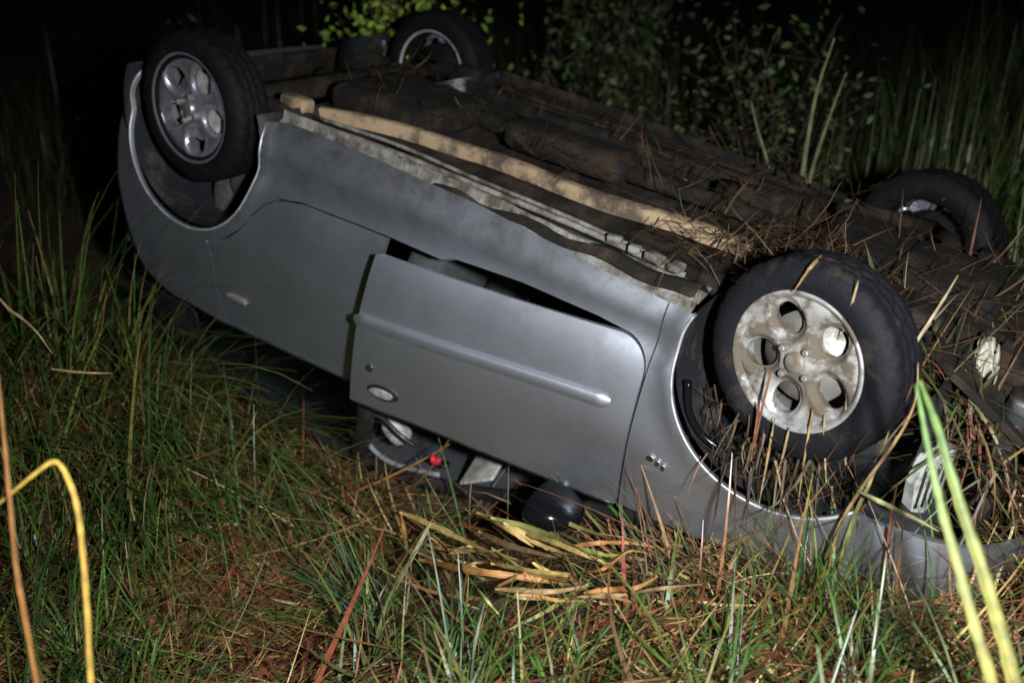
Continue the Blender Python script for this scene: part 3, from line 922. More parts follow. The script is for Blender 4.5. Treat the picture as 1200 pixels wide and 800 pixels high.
# live grass growing in drooping clumps through the thatch
nc = 60
ccx = rng.uniform(-3.2, 1.3, nc); ccy = rng.uniform(-2.9, -.85, nc)
okc = ~((((ccx + .84) / .5) ** 2 + ((ccy + .98) / .34) ** 2 < 1)) & ~incar(ccx, ccy, .12)
ccx, ccy = ccx[okc], ccy[okc]
nb_ = rng.integers(18, 55, len(ccx))
px0 = np.repeat(ccx, nb_); py0 = np.repeat(ccy, nb_)
n_ = len(px0)
ra = np.abs(rng.normal(0, .055, n_)); aa = rng.uniform(0, 6.28, n_)
x_, y_ = px0 + ra * np.cos(aa), py0 + ra * np.sin(aa)
hs = np.repeat(rng.uniform(.6, 1.3, len(ccx)), nb_)
tint = np.repeat(rng.uniform(.45, 1.15, len(ccx)), nb_)
gr = blades('short_grass', np.stack([x_, y_, gh(x_, y_) - .004], 1), rng.gamma(8, .035, n_) * hs + .05, rng.uniform(.005, .014, n_), aa * .55 + rng.normal(R(-25), .5, n_), rng.normal(.7, .3, n_), rng.normal(1.1, .4, n_), pick(GREEN + GREEN + OLIVE, n_) * tint[:, None], 'blade', 6, twist=rng.normal(0, .5, n_))
gr['kind'] = 'stuff'; gr['label'] = 'short green grass growing through the dead thatch'; gr['category'] = 'grass'
# long grass combed over the bank left of the car
b = scatter(11500, -6.0, -1.4, -3.2, -.55, lambda x, y: rng.uniform(0, 1, len(x)) < (1 - sst(-2.6, -1.7, x)) * .85 + .01)
n_ = len(b)
nz = noise2(b[:, 0], b[:, 1], 3.1, .4)
lg = blades('long_grass', b, rng.gamma(9, .06, n_) + .15, rng.uniform(.006, .018, n_), rng.normal(R(-22), .38, n_) + .25 * nz, rng.normal(.75, .28, n_), rng.normal(1.0, .4, n_), pick(GREEN + GREEN + OLIVE, n_) * (.78 + .3 * nz)[:, None].clip(.3, 1.4), 'blade', 7, twist=rng.normal(0, .5, n_))
lg['kind'] = 'stuff'; lg['label'] = 'long green grass combed over the bank at the car tail'; lg['category'] = 'grass'
# dark tall grass behind
b = scatter(60000, -9, 5, .85, 9, lambda x, y: rng.uniform(0, 1, len(x)) < np.exp(-(y - .85) / 4.5) * (.16 + .84 * sst(-1.6, .2, x)))
n_ = len(b)
tg = blades('tall_grass', b, (rng.gamma(7, .075, n_) + .15) * (.85 + .10 * (b[:, 1] - .85).clip(0, 5)), rng.uniform(.006, .016, n_), rng.uniform(0, 6.28, n_), rng.normal(.2, .2, n_), rng.normal(.7, .5, n_), pick(DARK, n_), 'blade', 5)
tg['kind'] = 'stuff'; tg['label'] = 'tall dark grass standing behind the overturned car'; tg['category'] = 'grass'
# grass at the nose
b = scatter(9000, -.3, 2.4, -1.1, 1.6, lambda x, y: rng.uniform(0, 1, len(x)) < .12 + .88 * ((x > .6) & (y > -.75)))
n_ = len(b)
ng = blades('nose_grass', b, (rng.gamma(6, .075, n_) + .06).clip(0, .55), rng.uniform(.005, .013, n_), rng.uniform(0, 6.28, n_), rng.normal(.45, .35, n_), rng.normal(.9, .5, n_), pick(GREEN + DEAD + DEAD + DARK, n_), 'blade', 5)
ng['kind'] = 'stuff'; ng['label'] = 'mixed green and dead grass round the car nose'; ng['category'] = 'grass'

# stalks and mud thrown over the underside of the car
n_ = 1100
cx_ = rng.uniform(-2.3, .35, n_); cy_ = rng.normal(-.05, .32, n_).clip(-.66, .30)
cx_[:500] = rng.normal(-.25, .18, 500); cy_[:500] = rng.uniform(.15, .62, 500)
cz_ = np.full(n_, .10) - np.abs(rng.normal(0, .03, n_))
bb = np.stack([c_ * cx_ - s_ * cz_, -cy_, -s_ * cx_ - c_ * cz_ + 1.05], 1)
ud = blades('dead_grass', bb, rng.gamma(3, .04, n_) + .03, rng.uniform(.003, .009, n_), rng.uniform(0, 6.28, n_), rng.normal(1.45, .25, n_), rng.normal(.2, .5, n_), pick([(.05, .026, .014), (.07, .038, .02), (.035, .018, .010), (.10, .06, .032), (.03, .034, .014)], n_), 'straw', 4, twist=rng.uniform(-1, 1, n_))
ud['kind'] = 'stuff'; ud['label'] = 'brown dead stalks thrown over the muddy car underside'; ud['category'] = 'dead grass'
# roots and stalks packed between the front wheel and its arch
n_ = 260
cx_ = rng.normal(.03, .13, n_).clip(-.24, .25); cy_ = rng.uniform(.66, .84, n_)
cz_ = .40 + rng.uniform(0, .17, n_)
bb = np.stack([c_ * cx_ - s_ * cz_, -cy_, -s_ * cx_ - c_ * cz_ + 1.05], 1)
pk = blades('arch_debris', bb, rng.gamma(4, .03, n_) + .03, rng.uniform(.003, .010, n_), rng.uniform(0, 6.28, n_), rng.normal(2.5, .6, n_), rng.normal(.1, .8, n_), pick([(.04, .022, .013), (.06, .034, .018), (.03, .017, .010), (.09, .06, .03), (.025, .028, .012)], n_, .4), 'straw', 4, twist=rng.uniform(-1, 1, n_))
pk['kind'] = 'stuff'; pk['label'] = 'brown roots and stalks packed under the front wheel'; pk['category'] = 'debris'
# torn reeds and mud heaped into the nose
n_ = 1300
cx_ = rng.uniform(.16, .80, n_); cy_ = rng.uniform(-.35, .68, n_)
cz_ = .14 + .75 * (cx_ - .2).clip(0, 1) ** 1.3 + rng.uniform(-.05, .10, n_)
bb = np.stack([c_ * cx_ - s_ * cz_, -cy_, -s_ * cx_ - c_ * cz_ + 1.05], 1)
nd = blades('nose_debris', bb, rng.gamma(4, .05, n_) + .04, rng.uniform(.004, .014, n_), rng.uniform(0, 6.28, n_), rng.normal(1.7, .5, n_), rng.normal(.3, .6, n_), pick([(.05, .03, .016), (.08, .045, .02), (.035, .018, .010), (.12, .075, .035), (.04, .05, .018), (.05, .065, .02), (.09, .03, .018)], n_, .4), 'straw', 5, twist=rng.uniform(-1, 1, n_))
nd['kind'] = 'stuff'; nd['label'] = 'torn brown reeds heaped into the crushed car nose'; nd['category'] = 'debris'
# crushed stalks lying along the edge of the bodywork
n_ = 1500
bx_ = rng.uniform(-1.9, .75, n_); by_ = rng.normal(-.86, .07, n_)
kk = (bx_ < -1.3) | (bx_ > -.5) | (rng.uniform(0, 1, n_) < .2)
bx_, by_ = bx_[kk], by_[kk]; n_ = len(bx_)
bb = np.stack([bx_, by_, gh(bx_, by_) + rng.uniform(0, .05, n_)], 1)
eg = blades('crushed_grass', bb, rng.gamma(4, .055, n_) + .05, rng.uniform(.005, .015, n_), np.where(rng.uniform(0, 1, n_) < .5, rng.normal(0, .5, n_), rng.normal(math.pi, .5, n_)), rng.normal(1.15, .3, n_), rng.normal(.3, .5, n_), pick(DEAD + DEAD + GREEN, n_), 'straw', 5, twist=rng.uniform(-.8, .8, n_))
eg['kind'] = 'stuff'; eg['label'] = 'crushed mixed grass pressed along the lower edge of the car'; eg['category'] = 'grass'
# small pale litter on the thatch
b = scatter(1500, -4, 1.4, -2.9, -.6)
n_ = len(b)
ll = blades('leaf_litter', b + np.array((0, 0, .035)), rng.uniform(.015, .06, n_), rng.uniform(.004, .014, n_), rng.uniform(0, 6.28, n_), rng.normal(1.4, .3, n_), rng.normal(0, .6, n_), pick([(.45, .38, .26), (.35, .24, .12), (.55, .50, .42), (.25, .12, .06)], n_), 'straw', 3, twist=rng.uniform(-1, 1, n_))
ll['kind'] = 'stuff'; ll['label'] = 'scraps of pale leaf and stalk strewn on the thatch'; ll['category'] = 'leaf litter'

# tufts one can tell apart
def tuft(x, y, n, h, spread, yaw0, label, pal, yvar=.8, lean=.5, bend=1.1, w=.009):
    r = np.abs(rng.normal(0, spread, n)); a = rng.uniform(0, 6.28, n)
    px_, py_ = x + r * np.cos(a), y + r * np.sin(a)
    base = np.stack([px_, py_, gh(px_, py_) - .004], 1)
    o = blades('grass_tuft', base, rng.gamma(9, h / 9, n), rng.uniform(.5, 1.2, n) * w, rng.normal(yaw0, yvar, n), np.abs(rng.normal(lean, .25, n)), rng.normal(bend, .4, n), pick(pal, n), 'blade', 7)
    tag(o, label, 'grass tuft', 'tufts of grass before the car')

tuft(-.60, -1.62, 100, .28, .12, R(120), 'bright green tuft fanning out at the foot of the straw bundle', GREEN, 2.2, .6, 1.0)
tuft(-1.12, -1.30, 110, .36, .09, R(200), 'green tuft combed flat beside the white stalk', GREEN, .6, 1.0, .5)
tuft(.14, -.95, 70, .36, .06, R(90), 'upright green tuft standing against the front wing', GREEN, 2.5, .2, .5, .007)
tuft(-2.15, -1.25, 130, .50, .09, R(-35), 'yellow green tuft arching towards the dark car window', OLIVE + GREEN, .5, .35, 1.5)
tuft(-1.55, -2.05, 140, .36, .12, R(60), 'green tuft behind the bent yellow blade', GREEN, 2.0, .5, 1.0)
tuft(.30, -1.15, 60, .30, .07, R(30), 'sparse green tuft at the foot of the reed stems', GREEN, 2.0, .5, .8)
tuft(-.25, -1.62, 90, .28, .12, R(60), 'low dark green tuft beside the splayed straws', GREEN, 2.5, .7, .8)
tuft(.80, -.30, 170, .48, .10, R(180), 'brown dead tuft heaped against the car nose', DEAD + OLIVE, 2.5, .4, .9, .012)
tuft(.66, -.62, 90, .40, .08, R(150), 'olive tuft growing through the crushed nose beside the headlight', OLIVE + DEAD + GREEN, 2.0, .3, .9, .010)
tuft(1.0, .05, 170, .55, .14, R(180), 'tall dull tuft standing ahead of the car nose', DARK + OLIVE + DEAD, 2.5, .3, .8, .012)
tuft(-2.62, -1.08, 150, .62, .11, R(-5), 'tall green tuft leaning over the lower rear quarter', GREEN + OLIVE, .6, .3, 1.0, .014)
tuft(-3.15, -1.05, 170, .70, .13, R(0), 'tall shadowed tuft standing against the car tail', GREEN + DARK, .8, .25, .9, .014)
tuft(-2.05, -1.55, 120, .50, .10, R(-15), 'broad bladed green tuft combed down the left bank', GREEN, .5, .6, 1.2, .017)
tuft(-2.6, -1.8, 130, .55, .12, R(-20), 'wide arching green tuft behind the thin horizontal straw', GREEN + OLIVE, .6, .5, 1.2, .017)


# individually placed blades and straws
SC = dict(yellow=(.46, .29, .05), orange=(.30, .14, .04), reed=(.165, .15, .03), pale=(.26, .21, .12), tan=(.22, .145, .065), olive=(.17, .155, .055),
          rust=(.16, .065, .03), bgreen=(.09, .12, .045), white=(.62, .58, .50), straw=(.42, .30, .10), gstraw=(.24, .25, .07), green=(.05, .10, .014))
REEDS = [
    ('grass_stalk', 'bent yellow grass blade arching over and drooping back to the ground', 'yellow', 0.015, [[-0.859, -2.421, 0.465], [-0.907, -2.368, 0.68], [-0.946, -2.333, 0.824], [-0.982, -2.32, 0.897], [-1.013, -2.323, 0.93], [-1.04, -2.353, 0.906], [-1.071, -2.395, 0.867], [-1.114, -2.449, 0.816]], None),
    ('grass_stalk', 'upright orange brown dead blade beside the bent yellow one', 'orange', 0.016, [[-0.973, -2.459, 0.666], [-1.011, -2.437, 0.757], [-1.064, -2.395, 0.908], [-1.111, -2.356, 1.044], [-1.149, -2.327, 1.15]], None),
    ('reed_stem', 'thick yellow reed stem with green top leaning before the car nose', 'reed', 0.036, [[0.659, -1.48, 0.582], [0.565, -1.424, 0.76], [0.472, -1.371, 0.907], [0.396, -1.32, 1.029], [0.341, -1.281, 1.1]], None),
    ('reed_stem', 'second yellow reed stem, slightly thinner, close against the thick one', 'reed', 0.027, [[0.634, -1.57, 0.618], [0.55, -1.519, 0.774], [0.464, -1.464, 0.915], [0.405, -1.423, 1.021], [0.35, -1.366, 1.126]], None),
    ('dry_straw', 'pale straight straw leaning on and sticking out past the front tyre', 'pale', 0.011, [[0.203, -0.756, 0.8], [0.221, -0.738, 0.939], [0.258, -0.704, 1.059], [0.285, -0.693, 1.147]], None),
    ('dry_straw', 'long tan straw crossing low between front tyre and reed stems', 'tan', 0.014, [[0.154, -0.868, 0.469], [0.189, -0.861, 0.589], [0.243, -0.83, 0.732], [0.265, -0.811, 0.841], [0.252, -0.796, 0.938]], None),
    ('dry_straw', 'flat olive straw lying parallel beside the long tan straw', 'olive', 0.022, [[0.178, -0.829, 0.462], [0.199, -0.802, 0.59], [0.216, -0.795, 0.733]], None),
    ('dry_straw', 'broken straw bent across the headlight, pale and wide', 'olive', 0.016, [[0.184, -0.88, 0.584], [0.259, -0.865, 0.566], [0.326, -0.867, 0.554], [0.391, -0.86, 0.532]], None),
    ('dry_straw', 'rust brown straw standing by the bumper below the tyre', 'rust', 0.016, [[0.28, -0.816, 0.305], [0.276, -0.836, 0.424], [0.271, -0.847, 0.535], [0.272, -0.861, 0.633]], None),
    ('dry_straw', 'reddish twig lying on the muddy underside, forked end of two', 'rust', 0.012, [[-0.329, -0.079, 1.041], [-0.187, -0.347, 1.08], [-0.061, -0.6, 1.12]], None),
    ('dry_straw', 'tan straw bent down from the red twig onto the wheel', 'tan', 0.012, [[-0.059, -0.607, 1.12], [-0.037, -0.8, 1.139], [-0.054, -0.82, 1.102], [-0.075, -0.82, 1.057]], None),
    ('dry_straw', 'yellowish straw stuck in the round hole of the front wheel', 'pale', 0.009, [[0.086, -0.84, 1.131], [0.079, -0.83, 1.077], [0.067, -0.81, 1.011], [0.051, -0.78, 0.942]], None),
    ('dry_straw', 'pale blade rising alone from the grass behind the car, leaning left', 'bgreen', 0.016, [[-0.809, 1.194, 0.693], [-0.907, 1.242, 0.912], [-0.985, 1.265, 1.058], [-1.042, 1.287, 1.175]], None),
    ('reed_stem', 'tall green reed rising behind the car underside', 'bgreen', 0.03, [[-0.67, 1.054, 0.749], [-0.706, 1.157, 0.995], [-0.732, 1.267, 1.243], [-0.726, 1.39, 1.473]], None),
    ('reed_stem', 'shorter green reed beside the tall one behind the car', 'bgreen', 0.024, [[-0.675, 1.128, 0.771], [-0.68, 1.235, 0.986], [-0.672, 1.333, 1.165], [-0.659, 1.425, 1.327]], None),
    ('grass_stalk', 'pale curved blade bending down in the dark grass at the left', 'tan', 0.014, [[-2.245, -1.794, 0.81], [-2.162, -1.752, 0.786], [-2.09, -1.73, 0.735], [-2.048, -1.713, 0.663]], None),
    ('dry_straw', 'thin horizontal straw lying across the left grass', 'tan', 0.01, [[-2.113, -1.69, 0.587], [-2.032, -1.64, 0.58], [-1.966, -1.575, 0.571]], None),
    ('dry_straw', 'short white broken stalk on the brown thatch', 'white', 0.013, [[-1.859, -1.319, -0.088], [-1.825, -1.257, -0.112], [-1.785, -1.202, -0.133]], None),
    ('dry_straw', 'white sliver of stalk pointing down the slope', 'white', 0.01, [[-1.713, -1.879, -0.119], [-1.633, -1.864, -0.116], [-1.566, -1.835, -0.122]], None),
    ('dry_straw', 'pale straw lying flat under the front wing', 'tan', 0.022, [[-0.483, -0.822, 0.089], [-0.315, -0.774, 0.116], [-0.13, -0.752, 0.147], [0.069, -0.776, 0.199]], None),
    ('dry_straw', 'thick orange straw piece lying loose on the mud', 'orange', 0.019, [[-0.117, -1.11, 0.171], [-0.043, -1.097, 0.177], [0.06, -1.086, 0.192]], None),
    ('dry_straw', 'long thin straw running down the slope beside the orange piece', 'tan', 0.013, [[0.126, -1.048, 0.207], [0.226, -1.081, 0.215], [0.379, -1.148, 0.243]], None),
    ('dry_straw', 'stub of pale stalk lying by the grey mud', 'pale', 0.017, [[-0.295, -0.946, 0.11], [-0.262, -0.947, 0.117], [-0.22, -0.943, 0.121]], None),
    ('dry_straw', 'whitish straw splinter resting on green grass', 'pale', 0.013, [[-1.345, -1.433, -0.135], [-1.406, -1.449, -0.139], [-1.454, -1.457, -0.143]], None),
    ('dry_leaf', 'small crumpled pale leaf on the thatch', 'pale', 0.028, [[-1.314, -1.676, -0.191], [-1.294, -1.655, -0.176], [-1.282, -1.635, -0.178]], None),
    ('dry_straw', 'golden flattened straw of the bundle lying below the open door', 'straw', 0.037, [[-1.298, -0.98, -0.002], [-1.135, -1.029, 0.046], [-0.924, -1.096, 0.101], [-0.654, -1.274, 0.243]], 'straws of the bundle below the door'),
    ('dry_straw', 'greenish flattened straw of the bundle lying below the open door', 'gstraw', 0.02, [[-1.298, -0.934, -0.041], [-0.954, -1.167, 0.102], [-0.565, -1.522, 0.332], [-0.481, -1.545, 0.305]], 'straws of the bundle below the door'),
    ('dry_straw', 'orange brown flattened straw of the bundle lying below the open door', 'orange', 0.019, [[-1.275, -0.998, 0.009], [-1.134, -1.131, -0.027], [-0.737, -1.574, 0.225]], 'straws of the bundle below the door'),
    ('dry_straw', 'thin pale flattened straw of the bundle lying below the open door', 'pale', 0.018, [[-1.118, -1.028, 0.052], [-1.061, -1.2, 0.027], [-0.9, -1.468, 0.133]], 'straws of the bundle below the door'),
    ('dry_straw', 'golden flattened straw of the bundle lying below the open door', 'straw', 0.034, [[-1.045, -0.869, 0.038], [-0.733, -1.065, 0.193], [-0.485, -1.205, 0.312], [-0.332, -1.224, 0.331]], 'straws of the bundle below the door'),
    ('dry_straw', 'greenish flattened straw of the bundle lying below the open door', 'gstraw', 0.034, [[-0.902, -0.986, 0.134], [-0.679, -1.002, 0.17], [-0.378, -1.227, 0.333]], 'straws of the bundle below the door'),
    ('dry_straw', 'golden flattened straw of the bundle lying below the open door', 'straw', 0.04, [[-0.788, -1.08, 0.21], [-0.618, -1.1, 0.204], [-0.408, -1.222, 0.331]], 'straws of the bundle below the door'),
    ('dry_straw', 'dull tan flattened straw of the bundle lying below the open door', 'tan', 0.034, [[-0.955, -0.982, 0.058], [-0.702, -1.158, 0.201], [-0.446, -1.294, 0.343]], 'straws of the bundle below the door'),
    ('dry_straw', 'orange brown flattened straw of the bundle lying below the open door', 'orange', 0.034, [[-1.032, -1.2, 0.039], [-0.657, -1.394, 0.269], [-0.492, -1.302, 0.258], [-0.399, -1.335, 0.329]], 'straws of the bundle below the door'),
    ('dry_straw', 'orange brown flattened straw of the bundle lying below the open door', 'orange', 0.034, [[-0.525, -1.503, 0.343], [-0.544, -1.309, 0.262], [-0.376, -1.365, 0.342]], 'straws of the bundle below the door'),
    ('dry_straw', 'golden flattened straw of the bundle lying below the open door', 'straw', 0.03, [[-0.743, -1.21, 0.153], [-0.533, -1.327, 0.289], [-0.378, -1.356, 0.362]], 'straws of the bundle below the door'),
    ('dry_straw', 'dull tan flattened straw of the bundle lying below the open door', 'tan', 0.027, [[-0.57, -1.436, 0.277], [-0.414, -1.431, 0.338], [-0.357, -1.306, 0.304]], 'straws of the bundle below the door'),
    ('dry_straw', 'golden flattened straw of the bundle lying below the open door', 'straw', 0.03, [[-1.064, -0.908, 0.064], [-0.77, -1.106, 0.213], [-0.658, -1.108, 0.191]], 'straws of the bundle below the door'),
    ('dry_straw', 'greenish flattened straw of the bundle lying below the open door', 'gstraw', 0.027, [[-0.763, -0.922, 0.18], [-0.583, -0.958, 0.207], [-0.401, -1.085, 0.308]], 'straws of the bundle below the door'),
    ('dry_straw', 'golden flattened straw of the bundle lying below the open door', 'straw', 0.019829055940052555, [[-0.484, -1.28, 0.214], [-0.468, -1.179, 0.162], [-0.279, -1.401, 0.348], [-0.279, -1.287, 0.266]], 'straws of the bundle below the door'),
    ('dry_straw', 'orange brown flattened straw of the bundle lying below the open door', 'orange', 0.02766159304189506, [[-0.359, -1.327, 0.292], [-0.309, -1.278, 0.296], [-0.226, -1.298, 0.353], [-0.212, -1.195, 0.331]], 'straws of the bundle below the door'),
    ('dry_straw', 'dull tan flattened straw of the bundle lying below the open door', 'tan', 0.014682694503604005, [[-1.066, -1.025, -0.086], [-0.883, -1.18, 0.062], [-0.856, -1.135, 0.063], [-0.812, -1.125, 0.077]], 'straws of the bundle below the door'),
    ('dry_straw', 'golden flattened straw of the bundle lying below the open door', 'straw', 0.02720868242652498, [[-0.614, -1.181, 0.195], [-0.55, -1.183, 0.184], [-0.54, -1.092, 0.119], [-0.407, -1.235, 0.203]], 'straws of the bundle below the door'),
    ('dry_straw', 'greenish flattened straw of the bundle lying below the open door', 'gstraw', 0.013927610930471157, [[-0.809, -1.222, 0.063], [-0.532, -1.41, 0.254], [-0.442, -1.342, 0.242], [-0.326, -1.355, 0.296]], 'straws of the bundle below the door'),
    ('dry_straw', 'golden flattened straw of the bundle lying below the open door', 'straw', 0.025026172583714333, [[-0.638, -1.148, 0.138], [-0.46, -1.238, 0.215], [-0.311, -1.305, 0.297], [-0.185, -1.379, 0.372]], 'straws of the bundle below the door'),
    ('dry_straw', 'orange brown flattened straw of the bundle lying below the open door', 'orange', 0.023365849910381223, [[-0.619, -1.057, 0.162], [-0.468, -1.086, 0.266], [-0.396, -0.967, 0.226], [-0.291, -0.954, 0.243]], 'straws of the bundle below the door'),
    ('dry_straw', 'dull tan flattened straw of the bundle lying below the open door', 'tan', 0.021487916578027483, [[-0.357, -1.37, 0.307], [-0.28, -1.266, 0.283], [-0.159, -1.263, 0.359], [-0.133, -1.062, 0.259]], 'straws of the bundle below the door'),
    ('dry_straw', 'golden flattened straw of the bundle lying below the open door', 'straw', 0.028015109193171853, [[-1.041, -1.025, -0.041], [-1.014, -0.972, -0.049], [-0.849, -1.111, 0.05], [-0.678, -1.283, 0.206]], 'straws of the bundle below the door'),
    ('dry_straw', 'greenish flattened straw of the bundle lying below the open door', 'gstraw', 0.012102828418702527, [[-0.801, -1.125, 0.138], [-0.621, -1.198, 0.172], [-0.454, -1.275, 0.236], [-0.294, -1.393, 0.309]], 'straws of the bundle below the door'),
    ('dry_straw', 'golden flattened straw of the bundle lying below the open door', 'straw', 0.02613493113975861, [[-1.349, -0.873, -0.109], [-1.158, -1.01, -0.014], [-1.1, -0.992, -0.054], [-0.933, -1.131, 0.069]], 'straws of the bundle below the door'),
    ('dry_straw', 'orange brown flattened straw of the bundle lying below the open door', 'orange', 0.012908107445844377, [[-0.505, -1.1, 0.16], [-0.398, -1.153, 0.248], [-0.384, -1.029, 0.243], [-0.321, -1.019, 0.257]], 'straws of the bundle below the door'),
    ('dry_straw', 'dull tan flattened straw of the bundle lying below the open door', 'tan', 0.0230737259803891, [[-1.225, -1.017, -0.067], [-1.007, -1.077, 0.015], [-0.838, -1.095, 0.092], [-0.694, -1.122, 0.134]], 'straws of the bundle below the door'),
    ('dry_straw', 'golden flattened straw of the bundle lying below the open door', 'straw', 0.016441461140875465, [[-0.953, -1.148, 0.062], [-0.989, -0.989, -0.013], [-0.87, -1.037, 0.043], [-0.863, -0.946, 0.008]], 'straws of the bundle below the door'),
    ('dry_straw', 'greenish flattened straw of the bundle lying below the open door', 'gstraw', 0.028604030291202648, [[-0.613, -1.006, 0.126], [-0.523, -1.031, 0.191], [-0.441, -1.043, 0.214], [-0.376, -1.049, 0.244]], 'straws of the bundle below the door'),
    ('dry_straw', 'golden flattened straw of the bundle lying below the open door', 'straw', 0.019517765745746894, [[-1.118, -0.985, -0.093], [-0.929, -1.123, 0.03], [-0.868, -1.101, 0.017], [-0.729, -1.207, 0.09]], 'straws of the bundle below the door'),
    ('dry_straw', 'orange brown flattened straw of the bundle lying below the open door', 'orange', 0.021126284926983444, [[-0.506, -1.44, 0.29], [-0.46, -1.408, 0.29], [-0.403, -1.394, 0.294], [-0.366, -1.362, 0.283]], 'straws of the bundle below the door'),
    ('dry_straw', 'dull tan flattened straw of the bundle lying below the open door', 'tan', 0.016991734967534602, [[-1.046, -1.17, 0.038], [-0.905, -1.243, 0.094], [-0.72, -1.384, 0.14], [-0.662, -1.377, 0.129]], 'straws of the bundle below the door'),
    ('dry_straw', 'golden broken straw lying along the foot of the front wing', 'straw', 0.010813888534267943, [[-0.519, -0.787, 0.074], [-0.443, -0.729, 0.089], [-0.329, -0.753, 0.125], [-0.28, -0.664, 0.106]], 'straws along the front wing'),
    ('dry_straw', 'orange brown broken straw lying along the foot of the front wing', 'orange', 0.018559935014937842, [[-0.124, -0.922, 0.191], [-0.045, -0.881, 0.167], [0.051, -0.913, 0.211], [0.135, -0.963, 0.258]], 'straws along the front wing'),
    ('dry_straw', 'dull tan broken straw lying along the foot of the front wing', 'tan', 0.01668628544055217, [[-0.469, -0.924, 0.125], [-0.396, -0.877, 0.123], [-0.33, -0.816, 0.128], [-0.247, -0.822, 0.137]], 'straws along the front wing'),
    ('dry_straw', 'greenish broken straw lying along the foot of the front wing', 'gstraw', 0.016173366009459317, [[-0.26, -0.944, 0.17], [-0.182, -0.955, 0.176], [-0.12, -0.93, 0.169], [-0.052, -0.949, 0.171]], 'straws along the front wing'),
    ('dry_straw', 'golden broken straw lying along the foot of the front wing', 'straw', 0.010842772105953285, [[-0.477, -0.847, 0.082], [-0.374, -0.867, 0.113], [-0.282, -0.868, 0.118], [-0.212, -0.85, 0.113]], 'straws along the front wing'),
    ('dry_straw', 'orange brown broken straw lying along the foot of the front wing', 'orange', 0.012718537995741174, [[-0.538, -0.821, 0.058], [-0.448, -0.847, 0.094], [-0.319, -0.963, 0.161], [-0.246, -0.993, 0.185]], 'straws along the front wing'),
    ('dry_straw', 'dull tan broken straw lying along the foot of the front wing', 'tan', 0.019696671350093765, [[-0.42, -0.945, 0.123], [-0.337, -0.814, 0.118], [-0.223, -0.759, 0.177], [-0.121, -0.704, 0.153]], 'straws along the front wing'),
    ('dry_straw', 'greenish broken straw lying along the foot of the front wing', 'gstraw', 0.012926604762984196, [[-0.267, -0.861, 0.138], [-0.181, -0.886, 0.157], [-0.112, -0.87, 0.15], [-0.025, -0.95, 0.211]], 'straws along the front wing'),
    ('dry_straw', 'golden broken straw lying along the foot of the front wing', 'straw', 0.012551056263800684, [[-0.16, -1.073, 0.198], [-0.089, -1.058, 0.211], [-0.028, -1.018, 0.21], [0.016, -0.957, 0.194]], 'straws along the front wing'),
    ('dry_straw', 'orange brown broken straw lying along the foot of the front wing', 'orange', 0.020986437917552805, [[-0.147, -0.796, 0.161], [-0.09, -0.783, 0.162], [-0.032, -0.779, 0.171], [0.045, -0.882, 0.253]], 'straws along the front wing'),
    ('dry_straw', 'dull tan broken straw lying along the foot of the front wing', 'tan', 0.01152152643475569, [[-0.395, -0.827, 0.14], [-0.306, -0.797, 0.161], [-0.202, -0.795, 0.132], [-0.093, -0.873, 0.194]], 'straws along the front wing'),
    ('dry_straw', 'greenish broken straw lying along the foot of the front wing', 'gstraw', 0.017801596935861263, [[-0.443, -0.949, 0.094], [-0.305, -0.936, 0.143], [-0.21, -0.833, 0.144], [-0.118, -0.769, 0.15]], 'straws along the front wing'),
    ('dry_straw', 'greenish stiff straw splayed out beside the golden straw bundle', 'gstraw', 0.02, [[-0.413, -1.201, 0.225], [-0.43, -1.252, 0.174], [-0.378, -1.479, 0.224]], 'straws of the splayed tuft'),
    ('dry_straw', 'thin pale straw splayed out beside the golden straw bundle', 'pale', 0.01, [[-0.473, -1.075, 0.116], [-0.319, -1.318, 0.233], [-0.198, -1.514, 0.304]], 'straws of the splayed tuft'),
    ('dry_straw', 'dark green straw splayed out beside the golden straw bundle', 'green', 0.018, [[-0.361, -1.218, 0.201], [-0.175, -1.382, 0.277], [-0.004, -1.445, 0.264]], 'straws of the splayed tuft'),
    ('dry_straw', 'greenish stiff straw splayed out beside the golden straw bundle', 'gstraw', 0.015, [[-0.443, -1.154, 0.178], [-0.443, -1.377, 0.227], [-0.532, -1.467, 0.168]], 'straws of the splayed tuft'),
    ('dry_straw', 'rust straw hanging from the left rim edge of the front wheel', 'rust', 0.009, [[-0.1, -0.83, 0.84], [-0.112, -0.83, 0.713], [-0.118, -0.83, 0.586]], 'straws hanging on the front wheel'),
    ('dry_straw', 'short thin straw beside the rust one on the front tyre', 'rust', 0.009, [[-0.121, -0.83, 0.731], [-0.121, -0.83, 0.652], [-0.122, -0.83, 0.543]], 'straws hanging on the front wheel'),
    ('dry_straw', 'long tan straw hanging from the front wheel to the wing edge', 'tan', 0.009, [[-0.073, -0.83, 0.694], [-0.077, -0.83, 0.545], [-0.083, -0.83, 0.395]], 'straws hanging on the front wheel'),
    ('dry_straw', 'tan straw hanging under the middle of the front wheel', 'tan', 0.009, [[0.025, -0.83, 0.755], [0.024, -0.83, 0.62], [0.026, -0.83, 0.454]], 'straws hanging on the front wheel'),
    ('dry_straw', 'thin pale straw hanging straight down from the front rim', 'pale', 0.009, [[0.056, -0.83, 0.747], [0.069, -0.83, 0.662], [0.091, -0.83, 0.548]], 'straws hanging on the front wheel'),
    ('dry_straw', 'pale straw on the outer sidewall nearest the nose', 'pale', 0.009, [[0.104, -0.83, 0.8], [0.119, -0.83, 0.717], [0.132, -0.83, 0.619]], 'straws hanging on the front wheel'),
    ('dry_straw', 'faint brown straw hanging between the two long tan ones', 'tan', 0.009, [[-0.03, -0.83, 0.681], [-0.036, -0.83, 0.6], [-0.05, -0.83, 0.472]], 'straws hanging on the front wheel'),
]

